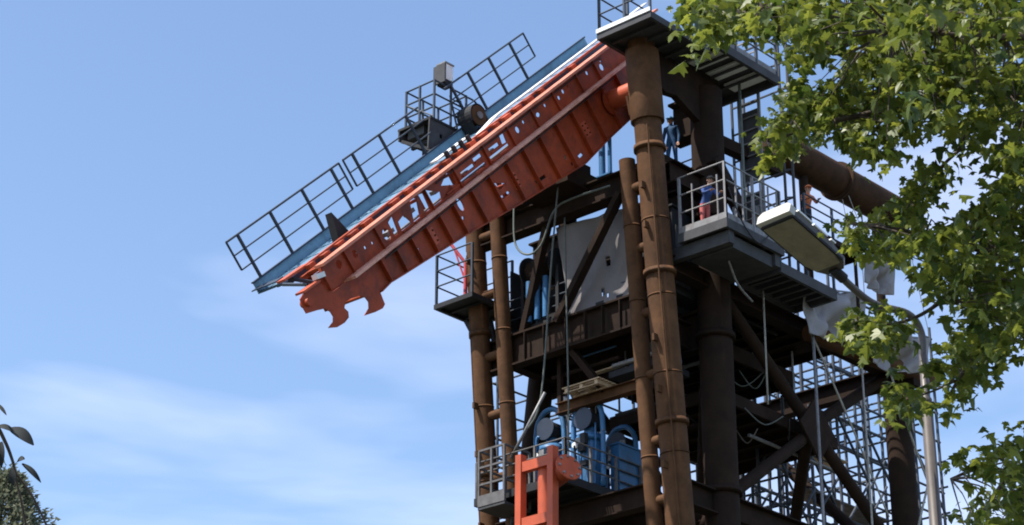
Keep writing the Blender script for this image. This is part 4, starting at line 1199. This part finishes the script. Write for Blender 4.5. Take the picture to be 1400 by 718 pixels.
def maple_leaf_shape(size):
    half_ = [(0.0, 0.0), (0.10, -0.05), (0.30, -0.02), (0.22, 0.14), (0.52, 0.22), (0.42, 0.34), (0.58, 0.52), (0.30, 0.50), (0.22, 0.60), (0.20, 0.80), (0.0, 1.05)]
    pts = half_ + [(-x, y) for x, y in reversed(half_[1:-1])]
    v_ = [Vector((x * size, (y - .1) * size, -abs(x) * .35 * size - (y - .4) ** 2 * .25 * size)) for x, y in pts]
    v_.append(Vector((0, .42 * size, 0.02 * size)))
    c = len(v_) - 1
    f_ = [(i, (i + 1) % c, c) for i in range(c)]
    return v_, f_
LEAFV, LEAFF = maple_leaf_shape(0.100)
def bent(vs_in, curl, fold):
    return [Vector((v.x * (1 - fold * .25), v.y, v.z - curl * (v.y ** 2) / .1 - fold * abs(v.x))) for v in vs_in]
LEAF_KINDS = [LEAFV, bent(LEAFV, .35, .2), bent(LEAFV, -.2, .5), bent(LEAFV, .7, -.3)]

rt = random.Random(21)
tree_base = Vector((6.6, 16.6, 0))
mt = thing('maple_tree', 'leafy green maple reaching into the picture from the right', 'tree', tree_base)
SOLID = [
    [(910, -200), (934, 0), (940, 40), (946, 62), (964, 68), (985, 50), (1010, 42), (1040, 36), (1062, 52), (1078, 72), (1070, 100), (1088, 112), (1080, 135), (1052, 158), (1028, 180), (1018, 200), (1030, 216), (1065, 220),
     (1095, 208), (1120, 196), (1150, 192), (1172, 205), (1180, 236), (1200, 240), (1218, 205), (1250, 178), (1290, 182), (1310, 205), (1340, 208), (1362, 190), (1380, 170), (1430, 160), (1700, 100), (1700, -300)],
    [(1135, 300), (1160, 282), (1200, 288), (1240, 296), (1270, 312), (1300, 302), (1330, 284), (1350, 262), (1364, 225), (1376, 165), (1700, 100), (1700, 440), (1400, 440), (1350, 425), (1305, 430), (1285, 408), (1252, 384), (1222, 358), (1192, 334), (1140, 320)],
    [(1148, 452), (1168, 440), (1200, 436), (1230, 440), (1248, 455), (1215, 466), (1170, 470)],
    [(1212, 535), (1235, 528), (1254, 540), (1250, 566), (1222, 572)],
    [(1278, 470), (1310, 435), (1360, 430), (1420, 425), (1700, 430), (1700, 520), (1400, 478), (1375, 490), (1355, 520), (1330, 560), (1300, 572), (1282, 560), (1300, 525), (1275, 510)],
    [(1228, 290), (1240, 255), (1262, 238), (1285, 212), (1305, 215), (1290, 245), (1262, 268), (1250, 292)],
    [(1280, 645), (1300, 635), (1318, 606), (1345, 596), (1372, 600), (1400, 588), (1700, 560), (1700, 800), (1300, 800), (1318, 720), (1300, 690), (1284, 672)],
]
HOLES = [
    [(1090, 88), (1115, 92), (1120, 118), (1098, 125)], [(1128, 62), (1150, 70), (1146, 92), (1126, 86)],
    [(1345, 50), (1395, 55), (1400, 78), (1350, 76)], [(1160, 140), (1188, 140), (1190, 175), (1165, 178)], [(1040, 40), (1080, 42), (1075, 30), (1045, 28)],
    [(1330, 165), (1352, 165), (1352, 180), (1332, 180)], [(1300, 440), (1330, 445), (1330, 462), (1305, 466)], [(1215, 300), (1228, 300), (1224, 316), (1212, 314)],
]
def in_crown(px, py):
    return any(pip(px, py, q) for q in SOLID) and not any(pip(px, py, q) for q in HOLES)
crown_c = Vector((6.2, 16.9, 10.6))
clusters = []
def near_in(px, py):
    return in_crown(px, py) and sum(in_crown(px + a, py + b) for a, b in ((14, 0), (-14, 0), (0, 14), (0, -14))) >= 3
CNT = (430, 170, 32, 10, 48, 13, 54)
for q, cnt in zip(SOLID, CNT):
    xs = [min(1440, a) for a, b in q]; ys = [min(760, max(-30, b)) for a, b in q]
    got = k = 0
    while got < cnt and k < 40000:
        k += 1
        px, py = rt.uniform(min(xs), max(xs)), rt.uniform(min(ys), max(ys))
        if pip(px, py, q) and near_in(px, py):
            clusters.append(at(px, py, 16.9 + rt.gauss(0, 1.15)))
            got += 1
got = 0
while got < 420:                                           # the rest of the crown, outside the picture
    d = Vector((rt.gauss(0, 1), rt.gauss(0, 1), rt.gauss(0, 1))).normalized() * (rt.random() ** 0.42)
    p = crown_c + Vector((d.x * 5.0, d.y * 3.2, d.z * 4.6))
    px, py, fw = bearing(p)
    if p.z > 5.2 and (px > 1450 or (py < -30 and px > 960)):
        clusters.append(p)
        got += 1
# trunk and limbs
tr_pts = [tree_base, tree_base + Vector((0.05, 0, 2.2)), tree_base + Vector((-0.1, 0.1, 4.5)), tree_base + Vector((-0.25, 0.15, 7)), tree_base + Vector((-0.2, 0.1, 10)), tree_base + Vector((-0.4, 0.2, 13)), tree_base + Vector((-0.5, .3, 15))]
sweep('trunk', smooth_path(tr_pts, 4), [0.30 - 0.0105 * i for i in range(25)], 'bark', mt, 12)
def trunk_at(z):
    for a, b in zip(tr_pts, tr_pts[1:]):
        if a.z <= z <= b.z:
            return a.lerp(b, (z - a.z) / (b.z - a.z))
    return tr_pts[-1]
limb_nodes = []
def limb(z0, pts, rad, off=0.0):
    P = ([trunk_at(z0)] if z0 else []) + [at(a, b, d) for a, b, d in pts]
    pth = smooth_path(P, 5)
    sweep('limb', pth, [rad * (1 - .85 * j / (len(pth) - 1)) + .004 for j in range(len(pth))], 'bark', mt, 7)
    limb_nodes.extend(pth)
limb(8.6, [(1560, 230, 17.2), (1400, 130, 17.0), (1260, 110, 16.8), (1120, 60, 16.6), (1010, 20, 16.4), (950, 10, 16.3)], 0.07)
limb(0, [(1300, 118, 16.8), (1210, 150, 16.5), (1120, 170, 16.3), (1050, 195, 16.2)], 0.03)
limb(7.6, [(1540, 380, 17.4), (1420, 365, 17.2), (1320, 335, 17.0), (1230, 315, 16.8), (1160, 305, 16.6)], 0.05)
limb(0, [(1460, 368, 17.3), (1420, 380, 17.2), (1375, 395, 17.1), (1335, 415, 17.2)], 0.02)
limb(0, [(1340, 345, 17.0), (1300, 400, 16.8), (1250, 435, 16.6), (1190, 448, 16.5), (1160, 455, 16.4)], 0.018)
limb(0, [(1318, 200, 16.8), (1290, 225, 16.7), (1258, 260, 16.7), (1240, 285, 16.7)], 0.012)
limb(6.8, [(1520, 500, 17.6), (1420, 455, 17.4), (1350, 470, 17.2), (1310, 520, 17.1), (1292, 555, 17.0)], 0.035)
limb(0, [(1308, 520, 17.1), (1275, 535, 17.0), (1235, 548, 16.9)], 0.008)
limb(5.8, [(1520, 690, 17.8), (1420, 660, 17.6), (1350, 640, 17.4), (1300, 655, 17.2)], 0.04)
limb(0, [(1380, 650, 17.5), (1350, 690, 17.4), (1330, 730, 17.4)], 0.018)
limb(10.0, [(1600, 40, 17.4), (1450, -20, 17.4), (1300, -60, 17.4), (1150, -80, 17.2)], 0.06)
limb(9.2, [(1600, 150, 16.2), (1450, 60, 15.8), (1330, 50, 15.6), (1220, 40, 15.5)], 0.05)
for dvec, z0 in (((.8, .2, .6), 7.0), ((.6, -.5, .4), 8.5), ((.3, .8, .5), 6.5), ((.7, .5, .9), 10.5), ((.2, -.8, .7), 9.5)):
    a = trunk_at(z0); dvv = Vector(dvec).normalized()
    pts = [a + dvv * 3.2 * k / 5 + Vector((rt.gauss(0, .1), rt.gauss(0, .1), rt.gauss(0, .1))) * k / 3 for k in range(6)]
    pth = smooth_path(pts, 3)
    sweep('limb', pth, [0.06 * (1 - .85 * j / (len(pth) - 1)) + .006 for j in range(len(pth))], 'bark', mt, 7)
    limb_nodes.extend(pts)
tv, tf = [], []
for p in clusters:
    q = min(limb_nodes, key=lambda w: (w - p).length)
    mid = q.lerp(p, .5) + Vector((0, 0, rt.uniform(0, .12)))
    if (q - p).length < 1.3:
        bb = [bearing(q.lerp(p, t_)) for t_ in (.25, .5, .75)]
        if all(b_[0] > 1400 or b_[1] < 0 or in_crown(b_[0], b_[1]) for b_ in bb):
            v_, f_ = sweep_data([q, mid, p], [0.010, 0.006, 0.003], 4)
            o_ = len(tv)
            tv += v_
            tf += [tuple(i + o_ for i in f) for f in f_]
tw_o = mesh_obj('twigs', tv, tf, 'bark', mt)
tw_o['kind'] = 'stuff'
leaves = []
for p in clusters:
    rad = rt.uniform(0.09, 0.17)
    for k in range(rt.randint(9, 14)):
        d = Vector((rt.gauss(0, 1), rt.gauss(0, 1), rt.gauss(0, .75)))
        pos = p + d * rad * 0.62
        az = rt.uniform(0, 2 * math.pi)
        tiltv = rt.gauss(0.55, 0.35)
        rot = Matrix.Rotation(az, 4, 'Z') @ Matrix.Rotation(-tiltv, 4, 'X') @ Matrix.Rotation(rt.gauss(0, .35), 4, 'Y')
        sc_ = rt.uniform(0.5, 1.28)
        leaves.append(Matrix.Translation(pos) @ rot @ Matrix.Scale(sc_, 4))
def seen_size(mm):
    px, py, fw = bearing(mm.translation)
    ok = 0 < px < 1400 and 0 < py < 718
    return (mm.to_scale().x / fw) if ok else 0
leaves.sort(key=seen_size, reverse=True)
leaf_meshes = []
for kv in LEAF_KINDS:
    lm = bpy.data.meshes.new('leaf')
    lm.from_pydata([tuple(v) for v in kv], [], LEAFF)
    lm.materials.append(M['maple_leaf'])
    leaf_meshes.append(lm)
for mm in leaves[:300]:
    link('leaf', rt.choice(leaf_meshes), mm, mt)
bv, bf = [], []
for mm in leaves[300:]:
    o_ = len(bv)
    bv += [mm @ v for v in rt.choice(LEAF_KINDS)]
    bf += [tuple(i + o_ for i in f) for f in LEAFF]
cr_o = mesh_obj('crown', bv, bf, 'maple_leaf', mt)
cr_o['kind'] = 'stuff'
print('LEAVES', len(leaves), 'clusters', len(clusters))

# far evergreen at the lower left
eb = at(4, 672, 44.0)
ebase = Vector((eb.x, eb.y, 0))
ev = thing('evergreen_tree', 'grey green evergreen tree top at the lower left corner', 'tree', ebase)
sweep('trunk', [ebase, ebase + ZV * eb.z * .5, ebase + ZV * (eb.z - .3)], [0.3, 0.18, 0.03], 'bark', ev, 10)
re_ = random.Random(5)
nv_, nf_ = [], []
top = eb.z + 0.25
for i in range(30000):
    t = re_.random() ** 1.9                                # 0 at the top
    z = top - t * (top - 3.0)
    wid = 0.34 + (t * (top - 3)) * 0.80
    wid = min(wid, 3.4)
    a = re_.uniform(0, 2 * math.pi)
    lobes = 1 + .22 * math.sin(5 * a + z * 1.7) + .15 * math.sin(11 * a - z * 3)
    rr_ = wid * lobes * math.sqrt(re_.uniform(.12, 1))
    c = Vector((ebase.x + rr_ * math.cos(a), ebase.y + rr_ * math.sin(a), z - rr_ * .28 + re_.gauss(0, .12)))
    dvec = Vector((math.cos(a) + re_.gauss(0, .5), math.sin(a) + re_.gauss(0, .5), re_.uniform(-.1, .9))).normalized()
    sdv = dvec.cross(Vector((re_.gauss(0, 1), re_.gauss(0, 1), re_.gauss(0, 1)))).normalized()
    ln, wd = re_.uniform(.06, .15), re_.uniform(.02, .045)
    o_ = len(nv_)
    nv_ += [c - sdv * wd, c + sdv * wd, c + dvec * ln]
    nf_.append((o_, o_ + 1, o_ + 2))
eo = mesh_obj('crown', nv_, nf_, 'needle', ev)
eo['kind'] = 'stuff'

# near twig at the left edge, on a small tree out of frame
tb = Vector((-2.55, 6.4, 0))
st = thing('young_tree', 'near dark twig with a few long drooping leaves at the left edge', 'tree', tb)
sweep('trunk', smooth_path([tb, tb + Vector((.05, 0, 1.6)), tb + Vector((0, .05, 3.2)), tb + Vector((.1, .1, 4.6))], 5), [0.06 - .0022 * i for i in range(16)], 'bark', st, 10)
tp = [tb + Vector((0.03, .05, 3.0)), at(-60, 520, 7.1), at(-12, 572, 7.0), at(6, 602, 7.0), at(17, 630, 7.0), at(22, 652, 7.0)]
sweep('branch', smooth_path(tp, 5), [0.009 - .0002 * i for i in range(26)], 'bark', st, 7)
tp2 = [at(6, 602, 7.0), at(20, 648, 7.02), at(32, 690, 7.0), at(60, 722, 7.0)]
sweep('twig', smooth_path([at(20, 648, 7.0), at(30, 690, 7.0), at(36, 722, 7.0)], 4), 0.004, 'bark', st, 5)
sweep('twig', smooth_path([at(20, 645, 7.0), at(45, 680, 7.02), at(66, 724, 7.0)], 4), 0.004, 'bark', st, 5)
def long_leaf(p, q, wid, bow):
    d = q - p
    up = Vector((0, -0.9, .43))
    sdv = d.cross(up).normalized()
    nrm = sdv.cross(d).normalized()
    vv, ff = [], []
    n_ = 8
    for i in range(n_ + 1):
        t = i / n_
        w = wid * math.sin(math.pi * min(1, t * .92 + .06)) ** .8
        c = p + d * t + nrm * (bow * math.sin(math.pi * t))
        vv += [c - sdv * w + nrm * w * .35, c, c + sdv * w + nrm * w * .35]
    for i in range(n_):
        a = i * 3
        ff += [(a, a + 1, a + 4, a + 3), (a + 1, a + 2, a + 5, a + 4)]
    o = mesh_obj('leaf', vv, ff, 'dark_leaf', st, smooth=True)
    return o
long_leaf(at(-4, 583, 7.0), at(20, 591, 6.98), 0.011, .008)
long_leaf(at(13, 586, 7.0), at(46, 609, 6.97), 0.021, .012)
long_leaf(at(22, 634, 7.0), at(34, 628, 6.97), 0.016, .004)
long_leaf(at(30, 634, 7.0), at(56, 660, 6.98), 0.010, .01)
long_leaf(at(2, 604, 7.0), at(2, 640, 6.97), 0.013, .01)
long_leaf(at(-4, 552, 7.0), at(9, 568, 6.97), 0.006, .004)
long_leaf(at(16, 640, 7.0), at(18, 664, 6.98), 0.012, .004)
for k in range(9):
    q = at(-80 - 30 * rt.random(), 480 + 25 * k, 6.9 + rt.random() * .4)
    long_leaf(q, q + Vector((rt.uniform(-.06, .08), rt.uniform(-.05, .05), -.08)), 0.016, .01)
